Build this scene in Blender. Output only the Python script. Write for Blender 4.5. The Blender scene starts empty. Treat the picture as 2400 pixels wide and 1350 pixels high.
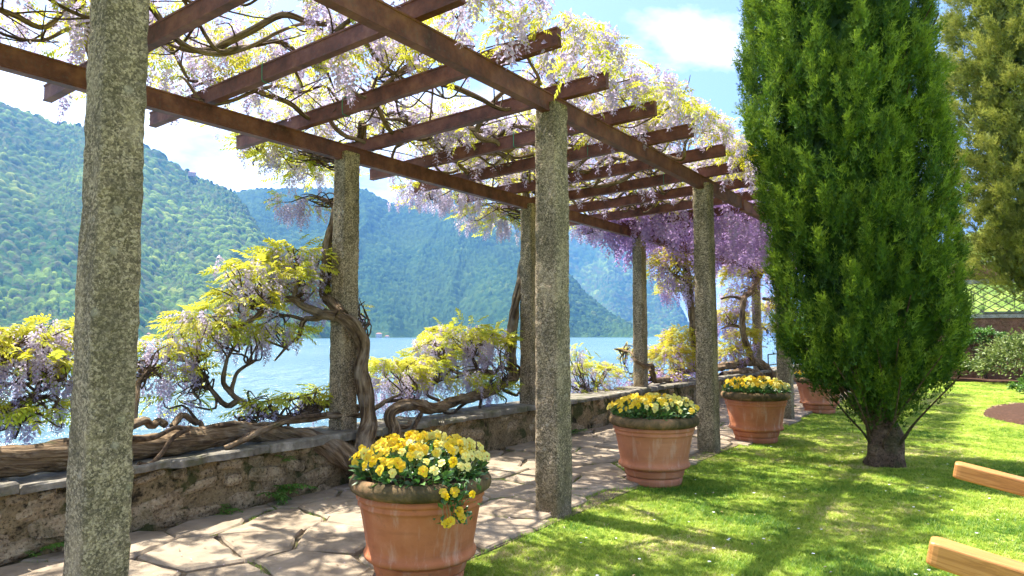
import bpy, math, random
import numpy as np
from math import radians, pi, sin, cos
random.seed(7)
RNG = np.random.default_rng(11)
C = bpy.context.scene.collection
SC = bpy.context.scene

# ------------------------------------------------------------------ camera, sky, sun, exposure
cam_d = bpy.data.cameras.new('camera'); cam = bpy.data.objects.new('camera', cam_d); C.objects.link(cam)
cam.location = (0, 0, 1.45); cam.rotation_euler = (radians(94.004), 0, radians(35.285))
cam_d.sensor_width = 36; cam_d.lens = 24.0; cam_d.clip_start = 0.05; cam_d.clip_end = 40000
SC.camera = cam
SUN_EL, SUN_AZ = 63.0, -90.0           # degrees; the sun stands over the lake, on the -X side
W = bpy.data.worlds.new('World'); SC.world = W; W.use_nodes = True
wt = W.node_tree; wn = wt.nodes; wl = wt.links; wn.clear()
w_out = wn.new('ShaderNodeOutputWorld'); w_bg = wn.new('ShaderNodeBackground'); w_bg.inputs['Strength'].default_value = 0.095
w_sky = wn.new('ShaderNodeTexSky'); w_sky.sky_type = 'NISHITA'; w_sky.sun_disc = False
w_sky.sun_elevation = radians(SUN_EL); w_sky.sun_rotation = radians(SUN_AZ); w_sky.altitude = 200
w_sky.air_density = 1.0; w_sky.dust_density = 3.0; w_sky.ozone_density = 2.2
w_tc = wn.new('ShaderNodeTexCoord'); w_sep = wn.new('ShaderNodeSeparateXYZ')
w_add = wn.new('ShaderNodeMath'); w_add.operation = 'ADD'; w_add.inputs[1].default_value = 0.22
w_dx = wn.new('ShaderNodeMath'); w_dx.operation = 'DIVIDE'; w_dy = wn.new('ShaderNodeMath'); w_dy.operation = 'DIVIDE'
w_cmb = wn.new('ShaderNodeCombineXYZ'); w_no = wn.new('ShaderNodeTexNoise'); w_ramp = wn.new('ShaderNodeValToRGB'); w_mix = wn.new('ShaderNodeMix')
wl.new(w_tc.outputs['Generated'], w_sep.inputs[0]); wl.new(w_sep.outputs['Z'], w_add.inputs[0])
wl.new(w_sep.outputs['X'], w_dx.inputs[0]); wl.new(w_add.outputs[0], w_dx.inputs[1]); wl.new(w_sep.outputs['Y'], w_dy.inputs[0]); wl.new(w_add.outputs[0], w_dy.inputs[1])
wl.new(w_dx.outputs[0], w_cmb.inputs[0]); wl.new(w_dy.outputs[0], w_cmb.inputs[1]); w_cmb.inputs[2].default_value = 5.1
wl.new(w_cmb.outputs[0], w_no.inputs['Vector'])
w_no.inputs['Scale'].default_value = 1.5; w_no.inputs['Detail'].default_value = 9; w_no.inputs['Roughness'].default_value = 0.58; w_no.inputs['Distortion'].default_value = 0.25
w_ramp.color_ramp.elements[0].position = 0.45; w_ramp.color_ramp.elements[1].position = 0.63
wl.new(w_no.outputs['Fac'], w_ramp.inputs['Fac'])
w_mix.data_type = 'RGBA'; w_mix.inputs[7].default_value = (9.0, 9.2, 9.6, 1)
wl.new(w_ramp.outputs['Color'], w_mix.inputs[0]); wl.new(w_sky.outputs[0], w_mix.inputs[6])
wl.new(w_mix.outputs[2], w_bg.inputs['Color']); wl.new(w_bg.outputs[0], w_out.inputs['Surface'])
sun_d = bpy.data.lights.new('sun', 'SUN'); sun_d.energy = 5.0; sun_d.angle = radians(0.55); sun_d.color = (1.0, 0.95, 0.86)
sun = bpy.data.objects.new('sun', sun_d); C.objects.link(sun); sun.location = (-30, 0, 60)
sun.rotation_euler = (0, -radians(90 - SUN_EL), 0)
SC.view_settings.view_transform = 'Standard'; SC.view_settings.look = 'None'; SC.view_settings.gamma = 1.0
SC.view_settings.exposure = 1.88; SC.view_settings.use_curve_mapping = False
cy = SC.cycles; cy.max_bounces = 8; cy.diffuse_bounces = 4; cy.glossy_bounces = 3; cy.transmission_bounces = 4
cy.transparent_max_bounces = 8; cy.volume_bounces = 0; cy.sample_clamp_indirect = 6.0; cy.caustics_reflective = False; cy.caustics_refractive = False

# ------------------------------------------------------------------ numeric helpers
def h3(ix, iy, iz, seed=0):
    n = (ix.astype(np.int64) * 374761393 + iy.astype(np.int64) * 668265263 + iz.astype(np.int64) * 1274126177 + seed * 974711) & 0xffffffff
    n = ((n ^ (n >> 13)) * 1103515245) & 0xffffffff
    n = ((n ^ (n >> 16)) * 668265261) & 0xffffffff
    return ((n ^ (n >> 15)) & 0xffffff) / float(0xffffff)
def vnoise(p, seed=0):
    p = np.asarray(p, float); i = np.floor(p).astype(np.int64); f = p - i; f = f * f * (3 - 2 * f)
    r = 0
    for dx in (0, 1):
        for dy in (0, 1):
            for dz in (0, 1):
                w = (f[:, 0] if dx else 1 - f[:, 0]) * (f[:, 1] if dy else 1 - f[:, 1]) * (f[:, 2] if dz else 1 - f[:, 2])
                r = r + w * h3(i[:, 0] + dx, i[:, 1] + dy, i[:, 2] + dz, seed)
    return r
def fbm(p, oct=4, seed=0, gain=.5):
    p = np.asarray(p, float); a = 1; s = 0; t = 0
    for o in range(oct):
        s = s + a * (vnoise(p, seed + o) - .5); t += a; a *= gain; p = p * 2.03
    return s / t * 2
def worley(p, seed=0):                       # distance to the nearest jittered point and that point's random number
    i = np.floor(p).astype(np.int64); best = np.full(len(p), 9.); rid = np.zeros(len(p)); z = np.zeros(len(p), np.int64)
    for dx in (-1, 0, 1):
        for dy in (-1, 0, 1):
            cx, cy_ = i[:, 0] + dx, i[:, 1] + dy
            px = cx + h3(cx, cy_, z, seed); py = cy_ + h3(cx, cy_, z, seed + 5)
            d = np.hypot(p[:, 0] - px, p[:, 1] - py); m = d < best
            best = np.where(m, d, best); rid = np.where(m, h3(cx, cy_, z, seed + 9), rid)
    return best, rid
def spline(pts, n):
    P = np.asarray(pts, float); P = np.vstack([2 * P[0] - P[1], P, 2 * P[-1] - P[-2]])
    k = len(P) - 3; out = []
    for t in np.linspace(0, k - 1e-6, n):
        j = int(t); u = t - j; a, b, c, d = P[j], P[j + 1], P[j + 2], P[j + 3]
        out.append(.5 * ((2 * b) + (-a + c) * u + (2 * a - 5 * b + 4 * c - d) * u * u + (-a + 3 * b - 3 * c + d) * u ** 3))
    return np.array(out)

# ------------------------------------------------------------------ mesh helpers
def mesh(name, V, F, mats=(), smooth=False, attrs=None, midx=None):
    V = np.asarray(V, float); Fs = [np.asarray(f, np.int64) for f in (F if isinstance(F, list) else [F]) if len(f)]
    me = bpy.data.meshes.new(name); me.vertices.add(len(V)); me.vertices.foreach_set('co', V.astype(np.float32).ravel())
    loops = np.concatenate([f.ravel() for f in Fs]); sizes = np.concatenate([np.full(len(f), f.shape[1]) for f in Fs])
    me.loops.add(len(loops)); me.loops.foreach_set('vertex_index', loops.astype(np.int32))
    me.polygons.add(len(sizes)); me.polygons.foreach_set('loop_start', np.concatenate([[0], np.cumsum(sizes)[:-1]]).astype(np.int32))
    if midx is not None: me.polygons.foreach_set('material_index', np.asarray(midx, np.int32))
    me.polygons.foreach_set('use_smooth', np.full(len(sizes), smooth, bool))
    for k, v in (attrs or {}).items():
        a = me.attributes.new(k, 'FLOAT', 'POINT'); a.data.foreach_set('value', np.asarray(v, np.float32))
    for m in (mats if isinstance(mats, (list, tuple)) else [mats]): me.materials.append(m)
    me.update(calc_edges=True); return me
def obj(name, me, parent=None, loc=None, kind=None):
    o = bpy.data.objects.new(name, me); C.objects.link(o)
    if parent: o.parent = parent
    if loc is not None: o.location = loc
    if kind: o['kind'] = kind
    return o
def part(name, V, F, mats, parent=None, smooth=False, attrs=None, midx=None, kind=None, loc=None):
    return obj(name, mesh(name, V, F, mats, smooth, attrs, midx), parent, loc, kind)
def tag(o, label, cat, group=None, kind=None):
    o['label'] = label; o['category'] = cat
    if group: o['group'] = group
    if kind: o['kind'] = kind
    return o
def thing(name, label, cat, loc=(0, 0, 0), group=None):
    o = bpy.data.objects.new(name, None); C.objects.link(o); o.location = loc; o.empty_display_size = .1
    return tag(o, label, cat, group)
def struct(o): o['kind'] = 'structure'; return o
class MB:                                     # collects pieces into one mesh
    def __init__(s): s.V = []; s.F = {}; s.M = {}; s.n = 0; s.A = []
    def add(s, V, F, mi=0, a=0.):
        V = np.asarray(V, float)
        for f in (F if isinstance(F, list) else [F]):
            f = np.asarray(f, np.int64)
            if not len(f): continue
            s.F.setdefault(f.shape[1], []).append(f + s.n); s.M.setdefault(f.shape[1], []).append(np.full(len(f), mi))
        s.V.append(V); s.A.append(np.full(len(V), a) if np.isscalar(a) else np.asarray(a)); s.n += len(V)
    def mesh(s, name, mats, smooth=False):
        F = [np.concatenate(s.F[k]) for k in s.F]; M = np.concatenate([np.concatenate(s.M[k]) for k in s.F])
        return mesh(name, np.vstack(s.V), F, mats, smooth, {'rnd': np.concatenate(s.A)}, M)
    def build(s, name, mats, parent=None, smooth=False, kind=None, loc=None): return obj(name, s.mesh(name, mats, smooth), parent, loc, kind)
def grid_faces(nu, nv, wrap=False):
    a = np.arange(nu * nv).reshape(nu, nv)
    b = np.concatenate([a, a[:, :1]], 1) if wrap else a
    return np.stack([b[:-1, :-1], b[1:, :-1], b[1:, 1:], b[:-1, 1:]], -1).reshape(-1, 4)
def tube(pts, r, seg=8, rough=0.0, twist=0.0, seed=0, flute=0.0):
    P = np.asarray(pts, float); n = len(P); r = np.broadcast_to(r, (n,)) if np.isscalar(r) else np.asarray(r)
    T = np.gradient(P, axis=0); T /= np.linalg.norm(T, axis=1)[:, None] + 1e-9
    up = np.array([0, 0, 1.]) if abs(T[0, 2]) < .9 else np.array([1., 0, 0])
    N = np.zeros_like(P); v = np.cross(T[0], up); v /= np.linalg.norm(v); N[0] = v
    for i in range(1, n):
        v = N[i - 1] - T[i] * np.dot(N[i - 1], T[i]); N[i] = v / (np.linalg.norm(v) + 1e-9)
    B = np.cross(T, N); a = np.linspace(0, 2 * pi, seg, endpoint=False)
    A = a[None, :] + (np.arange(n) * twist)[:, None]
    R = r[:, None] * (1 + flute * np.sin(3 * a)[None, :] + flute * .6 * np.sin(5 * a + 1)[None, :])
    D = N[:, None] * np.cos(A)[..., None] + B[:, None] * np.sin(A)[..., None]
    V = P[:, None] + D * R[..., None]
    if rough:
        q = V.reshape(-1, 3); V = (q + D.reshape(-1, 3) * (fbm(q * 7 + seed * 3.1, 3, seed) * rough * np.repeat(r, seg))[:, None]).reshape(n, seg, 3)
    V = V.reshape(-1, 3); F = grid_faces(n, seg, True)
    V = np.vstack([V, P[0], P[-1]]); k = n * seg; i = np.arange(seg); j = (i + 1) % seg
    caps = np.concatenate([np.stack([j, i, np.full(seg, k)], 1), np.stack([i + (n - 1) * seg, j + (n - 1) * seg, np.full(seg, k + 1)], 1)])
    return V, [F, caps]
def box(c, s):
    x, y, z = np.array(s) / 2.
    V = np.array([[-x, -y, -z], [x, -y, -z], [x, y, -z], [-x, y, -z], [-x, -y, z], [x, -y, z], [x, y, z], [-x, y, z]]) + np.array(c)
    return V, np.array([[0, 3, 2, 1], [4, 5, 6, 7], [0, 1, 5, 4], [1, 2, 6, 5], [2, 3, 7, 6], [3, 0, 4, 7]])
def lathe(prof, seg=48, wob=0., seed=0):
    P = np.array(prof, float); a = np.linspace(0, 2 * pi, seg, endpoint=False); n = len(P)
    V = np.stack([P[:, 0][:, None] * np.cos(a), P[:, 0][:, None] * np.sin(a), np.repeat(P[:, 1][:, None], seg, 1)], -1).reshape(-1, 3)
    if wob: V[:, :2] *= (1 + fbm(V * 4 + seed * 7, 3, seed) * wob)[:, None]
    return V, grid_faces(n, seg, True)
def frames(d, up, roll=None):                 # matrices whose columns are (side, d, normal) for many directions
    d = d / (np.linalg.norm(d, axis=1)[:, None] + 1e-9); s = np.cross(d, up); s /= np.linalg.norm(s, axis=1)[:, None] + 1e-9
    n = np.cross(s, d)
    if roll is not None:
        c, k = np.cos(roll)[:, None], np.sin(roll)[:, None]; s, n = s * c + n * k, n * c - s * k
    return np.stack([s, d, n], -1)
def inst(TV, TF, M, P, S=None, ta=None, rv=None):      # many transformed copies of one template in one array
    m, n = len(P), len(TV)
    if S is not None: M = M * np.asarray(S)[:, None, None]
    V = (np.einsum('mij,nj->mni', M, TV) + P[:, None]).reshape(-1, 3)
    F = [(f[None] + (np.arange(m) * n)[:, None, None]).reshape(-1, f.shape[1]) for f in (TF if isinstance(TF, list) else [TF])]
    r = np.repeat(RNG.random(m) if rv is None else rv, n)
    if ta is not None: return V, F, r, np.tile(ta, m)
    return V, F, r
def mat4(M, p, s=1.):
    from mathutils import Matrix
    m = Matrix.Identity(4)
    for i in range(3):
        for j in range(3): m[i][j] = float(M[i, j] * s)
        m[i][3] = float(p[i])
    return m

# ------------------------------------------------------------------ materials
MATS = {}
class NT:
    def __init__(s, name):
        s.m = bpy.data.materials.new(name); s.m.use_nodes = True; s.t = s.m.node_tree; s.t.nodes.clear(); MATS[name] = s.m
        s.out = s.n('ShaderNodeOutputMaterial')
    def n(s, t, **k):
        x = s.t.nodes.new(t)
        for a, b in k.items():
            if a.startswith('i_'): x.inputs[a[2:].replace('_', ' ')].default_value = b
            else: setattr(x, a, b)
        return x
    def l(s, a, b): s.t.links.new(a, b)
    def coord(s, which='Object'): return s.n('ShaderNodeTexCoord').outputs[which]
    def geo(s): return s.n('ShaderNodeNewGeometry').outputs['Position']
    def noise(s, vec, scale, detail=4, rough=.55, dist=0., out='Fac'):
        x = s.n('ShaderNodeTexNoise'); x.inputs['Scale'].default_value = scale; x.inputs['Detail'].default_value = detail
        x.inputs['Roughness'].default_value = rough; x.inputs['Distortion'].default_value = dist; s.l(vec, x.inputs['Vector']); return x.outputs[out]
    def voro(s, vec, scale, feat='F1', out='Distance'):
        x = s.n('ShaderNodeTexVoronoi', feature=feat); x.inputs['Scale'].default_value = scale; s.l(vec, x.inputs['Vector']); return x.outputs[out]
    def ramp(s, fac, stops, interp='LINEAR'):
        x = s.n('ShaderNodeValToRGB'); e = x.color_ramp.elements; x.color_ramp.interpolation = interp
        for i, (p, c) in enumerate(stops):
            k = e[i] if i < 2 else e.new(p)
            k.position = p; k.color = (*c, 1) if len(c) == 3 else c
        s.l(fac, x.inputs['Fac']); return x.outputs['Color']
    def mix(s, fac, a, b, blend='MIX'):
        x = s.n('ShaderNodeMix', data_type='RGBA', blend_type=blend)
        for v, i in ((fac, 0), (a, 6), (b, 7)):
            if isinstance(v, (int, float)): x.inputs[i].default_value = v
            elif isinstance(v, tuple): x.inputs[i].default_value = (*v, 1)
            else: s.l(v, x.inputs[i])
        return x.outputs[2]
    def math(s, op, a, b=0.):
        x = s.n('ShaderNodeMath', operation=op)
        for v, i in ((a, 0), (b, 1)):
            if isinstance(v, (int, float)): x.inputs[i].default_value = v
            else: s.l(v, x.inputs[i])
        return x.outputs[0]
    def attr(s, nm): x = s.n('ShaderNodeAttribute'); x.attribute_name = nm; return x.outputs['Fac']
    def orand(s): return s.n('ShaderNodeObjectInfo').outputs['Random']
    def bump(s, h, strength=.5, dist=.01, prev=None):
        x = s.n('ShaderNodeBump'); x.inputs['Strength'].default_value = strength; x.inputs['Distance'].default_value = dist
        s.l(h, x.inputs['Height'])
        if prev is not None: s.l(prev, x.inputs['Normal'])
        return x.outputs[0]
    def pbr(s, col, rough=.8, nrm=None, spec=.3, metal=0.):
        x = s.n('ShaderNodeBsdfPrincipled'); x.inputs['Specular IOR Level'].default_value = spec; x.inputs['Metallic'].default_value = metal
        if isinstance(col, tuple): x.inputs['Base Color'].default_value = (*col, 1)
        else: s.l(col, x.inputs['Base Color'])
        if isinstance(rough, (int, float)): x.inputs['Roughness'].default_value = rough
        else: s.l(rough, x.inputs['Roughness'])
        if nrm is not None: s.l(nrm, x.inputs['Normal'])
        s.l(x.outputs[0], s.out.inputs['Surface']); return s.m
    def leaf(s, col, tcol=None, trans=.45, gloss=.06, rough=.45):
        d = s.n('ShaderNodeBsdfDiffuse'); t = s.n('ShaderNodeBsdfTranslucent'); g = s.n('ShaderNodeBsdfGlossy'); g.inputs['Roughness'].default_value = rough
        s.l(col, d.inputs['Color']); s.l(tcol if tcol is not None else col, t.inputs['Color'])
        a = s.n('ShaderNodeMixShader'); a.inputs[0].default_value = trans; s.l(d.outputs[0], a.inputs[1]); s.l(t.outputs[0], a.inputs[2])
        b = s.n('ShaderNodeMixShader'); b.inputs[0].default_value = gloss; s.l(a.outputs[0], b.inputs[1]); s.l(g.outputs[0], b.inputs[2])
        s.l(b.outputs[0], s.out.inputs['Surface']); return s.m

def mk_granite():
    t = NT('granite'); c = t.geo(); r = t.orand()
    big = t.noise(c, 3.2, 5, .6); mid = t.noise(c, 24, 6, .72); fine = t.noise(c, 85, 3, .7); bl = t.noise(c, 13, 5, .72, .4)
    base = t.ramp(mid, [(.36, (.04, .032, .018)), (.46, (.16, .125, .072)), (.56, (.34, .27, .165)), (.68, (.60, .49, .33))])
    base = t.mix(t.ramp(bl, [(.55, (0, 0, 0)), (.60, (.8, .8, .8))]), base, (.50, .41, .27))
    base = t.mix(t.ramp(fine, [(.39, (1, 1, 1)), (.46, (0, 0, 0))]), base, (.028, .024, .016))
    base = t.mix(t.ramp(t.noise(c, 170, 2, .6), [(.60, (0, 0, 0)), (.66, (.7, .7, .7))]), base, (.46, .41, .32))
    base = t.mix(t.ramp(big, [(.46, (0, 0, 0)), (.64, (.45, .45, .45))]), base, (.10, .085, .03))
    cr = t.n('ShaderNodeSeparateColor'); t.l(t.voro(c, 92, 'F1', 'Color'), cr.inputs[0]); cr2 = t.n('ShaderNodeSeparateColor'); t.l(t.voro(c, 190, 'F1', 'Color'), cr2.inputs[0])
    cc = t.ramp(t.math('ADD', t.math('MULTIPLY', cr.outputs[0], .55), t.math('MULTIPLY', cr2.outputs[0], .45)), [(.22, (.014, .012, .008)), (.40, (.10, .082, .052)), (.58, (.30, .25, .17)), (.78, (.70, .60, .44))]); base = t.mix(.6, base, cc)
    mv = t.n('ShaderNodeMapping'); mv.inputs['Scale'].default_value = (1, 1, .35); t.l(c, mv.inputs[0]); pt = t.noise(mv.outputs[0], 6.5, 5, .6, .3)
    base = t.mix(t.ramp(pt, [(.40, (.75, .75, .75)), (.52, (0, 0, 0))]), base, t.mix(.55, base, (.045, .042, .02), 'MIX'))
    base = t.mix(t.ramp(pt, [(.54, (0, 0, 0)), (.66, (.6, .6, .6))]), base, t.mix(.5, base, (.60, .50, .34)))
    base = t.mix(t.ramp(t.voro(c, 7.5), [(.10, (.7, .7, .7)), (.17, (0, 0, 0))]), base, t.mix(.6, base, (.46, .44, .36)))
    sx = t.n('ShaderNodeSeparateXYZ'); t.l(c, sx.inputs[0]); damp = t.math('ADD', sx.outputs['Z'], t.math('MULTIPLY', t.noise(c, 5, 4), .7))
    base = t.mix(t.ramp(damp, [(.42, (.5, .5, .5)), (.75, (0, 0, 0))]), base, (.09, .08, .04))
    base = t.mix(t.math('MULTIPLY', r, .3), base, (.27, .235, .175), 'MIX')
    base = t.mix(1., base, (1.10, 1.0, .90), 'MULTIPLY')
    b = t.bump(mid, 1., .018); b = t.bump(fine, .7, .007, b)
    return t.pbr(base, .88, b, .25)
def mk_rust():
    t = NT('rusty_painted_steel'); c = t.geo(); n = t.noise(c, 5.5, 6, .65); f = t.noise(c, 45, 4, .6)
    col = t.ramp(n, [(.32, (.055, .019, .013)), (.5, (.13, .042, .027)), (.68, (.22, .09, .052))])
    col = t.mix(t.ramp(f, [(.56, (0, 0, 0)), (.72, (.7, .7, .7))]), col, (.10, .075, .06))
    return t.pbr(col, .62, t.bump(f, .35, .004), .35)
def mk_bark():
    t = NT('wisteria_bark'); c = t.geo(); v = t.n('ShaderNodeCombineXYZ'); t.l(t.attr('ca'), v.inputs[0]); t.l(t.attr('sa'), v.inputs[1]); t.l(t.attr('ln'), v.inputs[2])
    n = t.noise(v.outputs[0], 30, 6, .7, .8); w = t.noise(v.outputs[0], 11, 4, .6, .5); b = t.noise(c, 4, 5, .6)
    col = t.ramp(n, [(.32, (.035, .021, .012)), (.48, (.17, .110, .060)), (.62, (.33, .235, .14)), (.74, (.50, .40, .28))])
    col = t.mix(t.ramp(w, [(.36, (.85, .85, .85)), (.47, (0, 0, 0))]), col, (.03, .018, .010)); col = t.mix(t.ramp(b, [(.52, (0, 0, 0)), (.72, (.6, .6, .6))]), col, (.36, .30, .22))
    col = t.mix(t.ramp(t.noise(c, 3.1, 5, .65), [(.62, (0, 0, 0)), (.68, (.6, .6, .6))]), col, (.07, .08, .025))
    return t.pbr(col, .9, t.bump(w, 1., .05, t.bump(n, 1., .03)), .15)
def mk_twig():
    t = NT('dark_twig_bark'); n = t.noise(t.geo(), 30, 3)
    return t.pbr(t.ramp(n, [(.35, (.035, .022, .014)), (.65, (.13, .085, .05))]), .9, None, .2)
def mk_wleaf(name, a, b, c):
    t = NT(name); r = t.attr('rnd'); col = t.ramp(r, [(0, a), (.5, b), (1, c)])
    return t.leaf(col, None, .55, .02)
def mk_wleaf_o(name, a, b, c):
    t = NT(name); r = t.orand(); col = t.ramp(r, [(0, a), (.5, b), (1, c)])
    return t.leaf(col, None, .55, .02)
def mk_blossom(name, pal, own=False):
    t = NT(name); r = t.orand() if own else t.attr('rnd'); k = t.attr('tone')
    col = t.ramp(r, [(0, pal[0]), (.5, pal[1]), (1, pal[2])]); col = t.mix(t.math('MULTIPLY', k, .75), col, pal[3])
    return t.leaf(col, None, .5, .02)
def mk_flag():
    t = NT('flagstone'); c = t.geo(); r = t.orand(); n = t.noise(c, 4, 6, .65, .4); f = t.noise(c, 60, 4, .6)
    col = t.ramp(n, [(.3, (.125, .092, .060)), (.55, (.28, .218, .150)), (.75, (.40, .325, .235))])
    col = t.mix(t.math('MULTIPLY', r, .5), col, (.29, .235, .17)); col = t.mix(t.ramp(f, [(.6, (0, 0, 0)), (.8, (.5, .5, .5))]), col, (.16, .13, .10))
    return t.pbr(col, .85, t.bump(f, .4, .006, t.bump(n, .6, .02)), .25)
def mk_wall(name, lo, mi, hi, moss):
    t = NT(name); c = t.geo(); r = t.orand(); n = t.noise(c, 9, 7, .7, .3); f = t.noise(c, 48, 5, .7); m = t.noise(c, 2.6, 6, .65, .6)
    col = t.ramp(n, [(.32, lo), (.5, mi), (.66, hi)]); col = t.mix(t.math('MULTIPLY', r, .4), col, hi)
    col = t.mix(t.ramp(f, [(.36, (.9, .9, .9)), (.47, (0, 0, 0))]), col, tuple(x * .25 for x in lo)); col = t.mix(t.ramp(f, [(.56, (0, 0, 0)), (.70, (.6, .6, .6))]), col, tuple(min(.7, x * 1.35) for x in hi))
    col = t.mix(t.ramp(m, [(.50, (0, 0, 0)), (.58, (moss,) * 3)]), col, t.mix(f, (.022, .028, .008), (.085, .095, .028))); col = t.mix(t.ramp(t.noise(c, 4.1, 5, .65), [(.58, (0, 0, 0)), (.66, (moss,) * 3)]), col, (.022, .018, .011))
    return t.pbr(col, .92, t.bump(f, 1., .014, t.bump(n, 1., .045)), .12)
def mk_slate():
    t = NT('slate_coping'); c = t.geo(); n = t.noise(c, 8, 6, .65); f = t.noise(c, 60, 4)
    col = t.ramp(n, [(.3, (.075, .062, .045)), (.55, (.20, .175, .135)), (.75, (.38, .335, .265))]); col = t.mix(t.ramp(t.noise(c, 3.4, 5, .65), [(.5, (0, 0, 0)), (.62, (.75, .75, .75))]), col, (.085, .085, .035))
    return t.pbr(col, .75, t.bump(f, .4, .006, t.bump(n, .6, .02)), .35)
def mk_terra():
    t = NT('terracotta'); c = t.geo(); n = t.noise(c, 4, 6, .6); f = t.noise(c, 70, 3); m = t.n('ShaderNodeMapping'); m.inputs['Scale'].default_value = (1, 1, 9); t.l(c, m.inputs[0])
    st = t.noise(m.outputs[0], 2.6, 4, .6)
    col = t.ramp(n, [(.3, (.38, .115, .045)), (.55, (.50, .175, .075)), (.78, (.60, .26, .135))]); col = t.mix(t.ramp(st, [(.52, (0, 0, 0)), (.75, (.5, .5, .5))]), col, (.30, .11, .05))
    v2 = t.n('ShaderNodeMapping'); v2.inputs['Scale'].default_value = (6, 6, .7); t.l(c, v2.inputs[0]); col = t.mix(t.ramp(t.noise(v2.outputs[0], 2.2, 5, .65), [(.54, (0, 0, 0)), (.74, (.45, .45, .45))]), col, (.68, .50, .38))
    col = t.mix(t.ramp(t.noise(c, 9, 5, .7), [(.60, (0, 0, 0)), (.72, (.55, .55, .55))]), col, (.16, .085, .04)); col = t.mix(t.math('MULTIPLY', t.orand(), .25), col, (.55, .30, .19))
    return t.pbr(col, .82, t.bump(f, .25, .003), .2)
def mk_rim():
    t = NT('mossy_terracotta'); c = t.geo(); n = t.noise(c, 6, 6, .68, .5); f = t.noise(c, 60, 4)
    col = t.ramp(n, [(.3, (.035, .028, .013)), (.46, (.10, .072, .033)), (.58, (.20, .125, .06)), (.74, (.42, .20, .10))])
    return t.pbr(col, .9, t.bump(f, .5, .005), .15)
def mk_soil(name, a, b):
    t = NT(name); n = t.noise(t.geo(), 28, 6, .7); return t.pbr(t.ramp(n, [(.35, a), (.65, b)]), .95, t.bump(n, .8, .02), .1)
def mk_lawn():
    t = NT('lawn_soil'); c = t.geo(); n = t.noise(c, 1.3, 6, .65); f = t.noise(c, 40, 4, .7)
    col = t.ramp(f, [(.3, (.12, .17, .02)), (.6, (.26, .33, .045)), (.8, (.38, .38, .11))]); col = t.mix(t.ramp(n, [(.55, (0, 0, 0)), (.75, (.6, .6, .6))]), col, (.34, .29, .12))
    return t.pbr(col, .95, t.bump(f, .8, .03), .1)
def mk_rnd_leaf(name, stops, trans=.35, gloss=.05, own=False):
    t = NT(name); return t.leaf(t.ramp(t.orand() if own else t.attr('rnd'), stops), None, trans, gloss)
def mk_petal(name, a, b, c):
    t = NT(name); return t.leaf(t.ramp(t.orand(), [(0, a), (.5, b), (1, c)]), None, .35, .03)
def mk_plain(name, col, rough=.7, spec=.3): return NT(name).pbr(col, rough, None, spec)
def mk_wood():
    t = NT('oiled_wood'); c = t.coord(); m = t.n('ShaderNodeMapping'); m.inputs['Scale'].default_value = (1.6, 22, 22); t.l(c, m.inputs[0])
    n = t.noise(m.outputs[0], 3.5, 7, .7, 1.2); col = t.ramp(n, [(.3, (.22, .08, .02)), (.5, (.46, .19, .05)), (.72, (.60, .30, .10))]); col = t.mix(t.ramp(t.noise(c, 9, 4), [(.62, (0, 0, 0)), (.75, (.4, .4, .4))]), col, (.30, .20, .12))
    return t.pbr(col, .5, t.bump(n, .12, .003), .4)
def mk_water():
    t = NT('lake_water'); c = t.geo(); m = t.n('ShaderNodeMapping'); m.inputs['Scale'].default_value = (1.0, .55, 1); m.inputs['Rotation'].default_value = (0, 0, radians(35)); t.l(c, m.inputs[0])
    a = t.noise(m.outputs[0], .42, 5, .62, .4); b = t.noise(m.outputs[0], 2.2, 4, .6); L = t.noise(c, .012, 4, .6)
    col = t.ramp(L, [(.35, (.07, .15, .19)), (.65, (.12, .21, .25))])
    return t.pbr(col, .2, t.bump(b, .8, .22, t.bump(a, 1., 1.8)), .5)
def mk_forest(name, stops):
    t = NT(name); c = t.geo(); r = t.attr('rnd'); n = t.noise(c, .0035, 5, .6)
    col = t.ramp(r, stops); col = t.mix(t.ramp(n, [(.45, (0, 0, 0)), (.7, (.6, .6, .6))]), col, (.055, .095, .02))
    return t.pbr(col, .95, t.bump(t.noise(c, .16, 4, .65), .8, 5.), .05)
M_GRAN, M_RUST, M_BARK, M_TWIG, M_FLAG, M_SLATE, M_TERRA, M_RIM, M_LAWN, M_WOOD, M_WATER = mk_granite(), mk_rust(), mk_bark(), mk_twig(), mk_flag(), mk_slate(), mk_terra(), mk_rim(), mk_lawn(), mk_wood(), mk_water()
M_MORTAR = mk_wall('mortar', (.10, .068, .032), (.23, .16, .078), (.38, .28, .145), .9)
M_STONE = mk_wall('wall_stone', (.16, .108, .056), (.36, .255, .14), (.56, .43, .26), .4)
M_WLEAF = mk_wleaf('young_wisteria_leaf', (.50, .45, .035), (.61, .58, .05), (.42, .48, .05)); M_WLEAF_O = mk_wleaf_o('young_wisteria_leaf_single', (.50, .45, .035), (.61, .58, .05), (.42, .48, .05))
M_WLEAF2 = mk_wleaf('bronze_wisteria_leaf', (.50, .38, .03), (.60, .52, .05), (.38, .40, .05))
LIL = [(.54, .45, .60), (.65, .57, .70), (.76, .68, .76), (.40, .29, .50)]; PUR = [(.45, .30, .54), (.55, .39, .62), (.68, .53, .72), (.31, .18, .40)]
M_LIL, M_LIL_O, M_PUR, M_PUR_O = mk_blossom('lilac_blossom', LIL), mk_blossom('lilac_blossom_single', LIL, True), mk_blossom('purple_blossom', PUR), mk_blossom('purple_blossom_single', PUR, True)
M_STEM = mk_plain('green_stem', (.22, .22, .06))
M_SOIL, M_JOINT, M_MULCH = mk_soil('dark_soil', (.02, .014, .009), (.07, .045, .028)), mk_soil('joint_soil', (.09, .07, .045), (.22, .17, .11)), mk_soil('bark_mulch', (.03, .017, .011), (.11, .058, .037))
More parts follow.
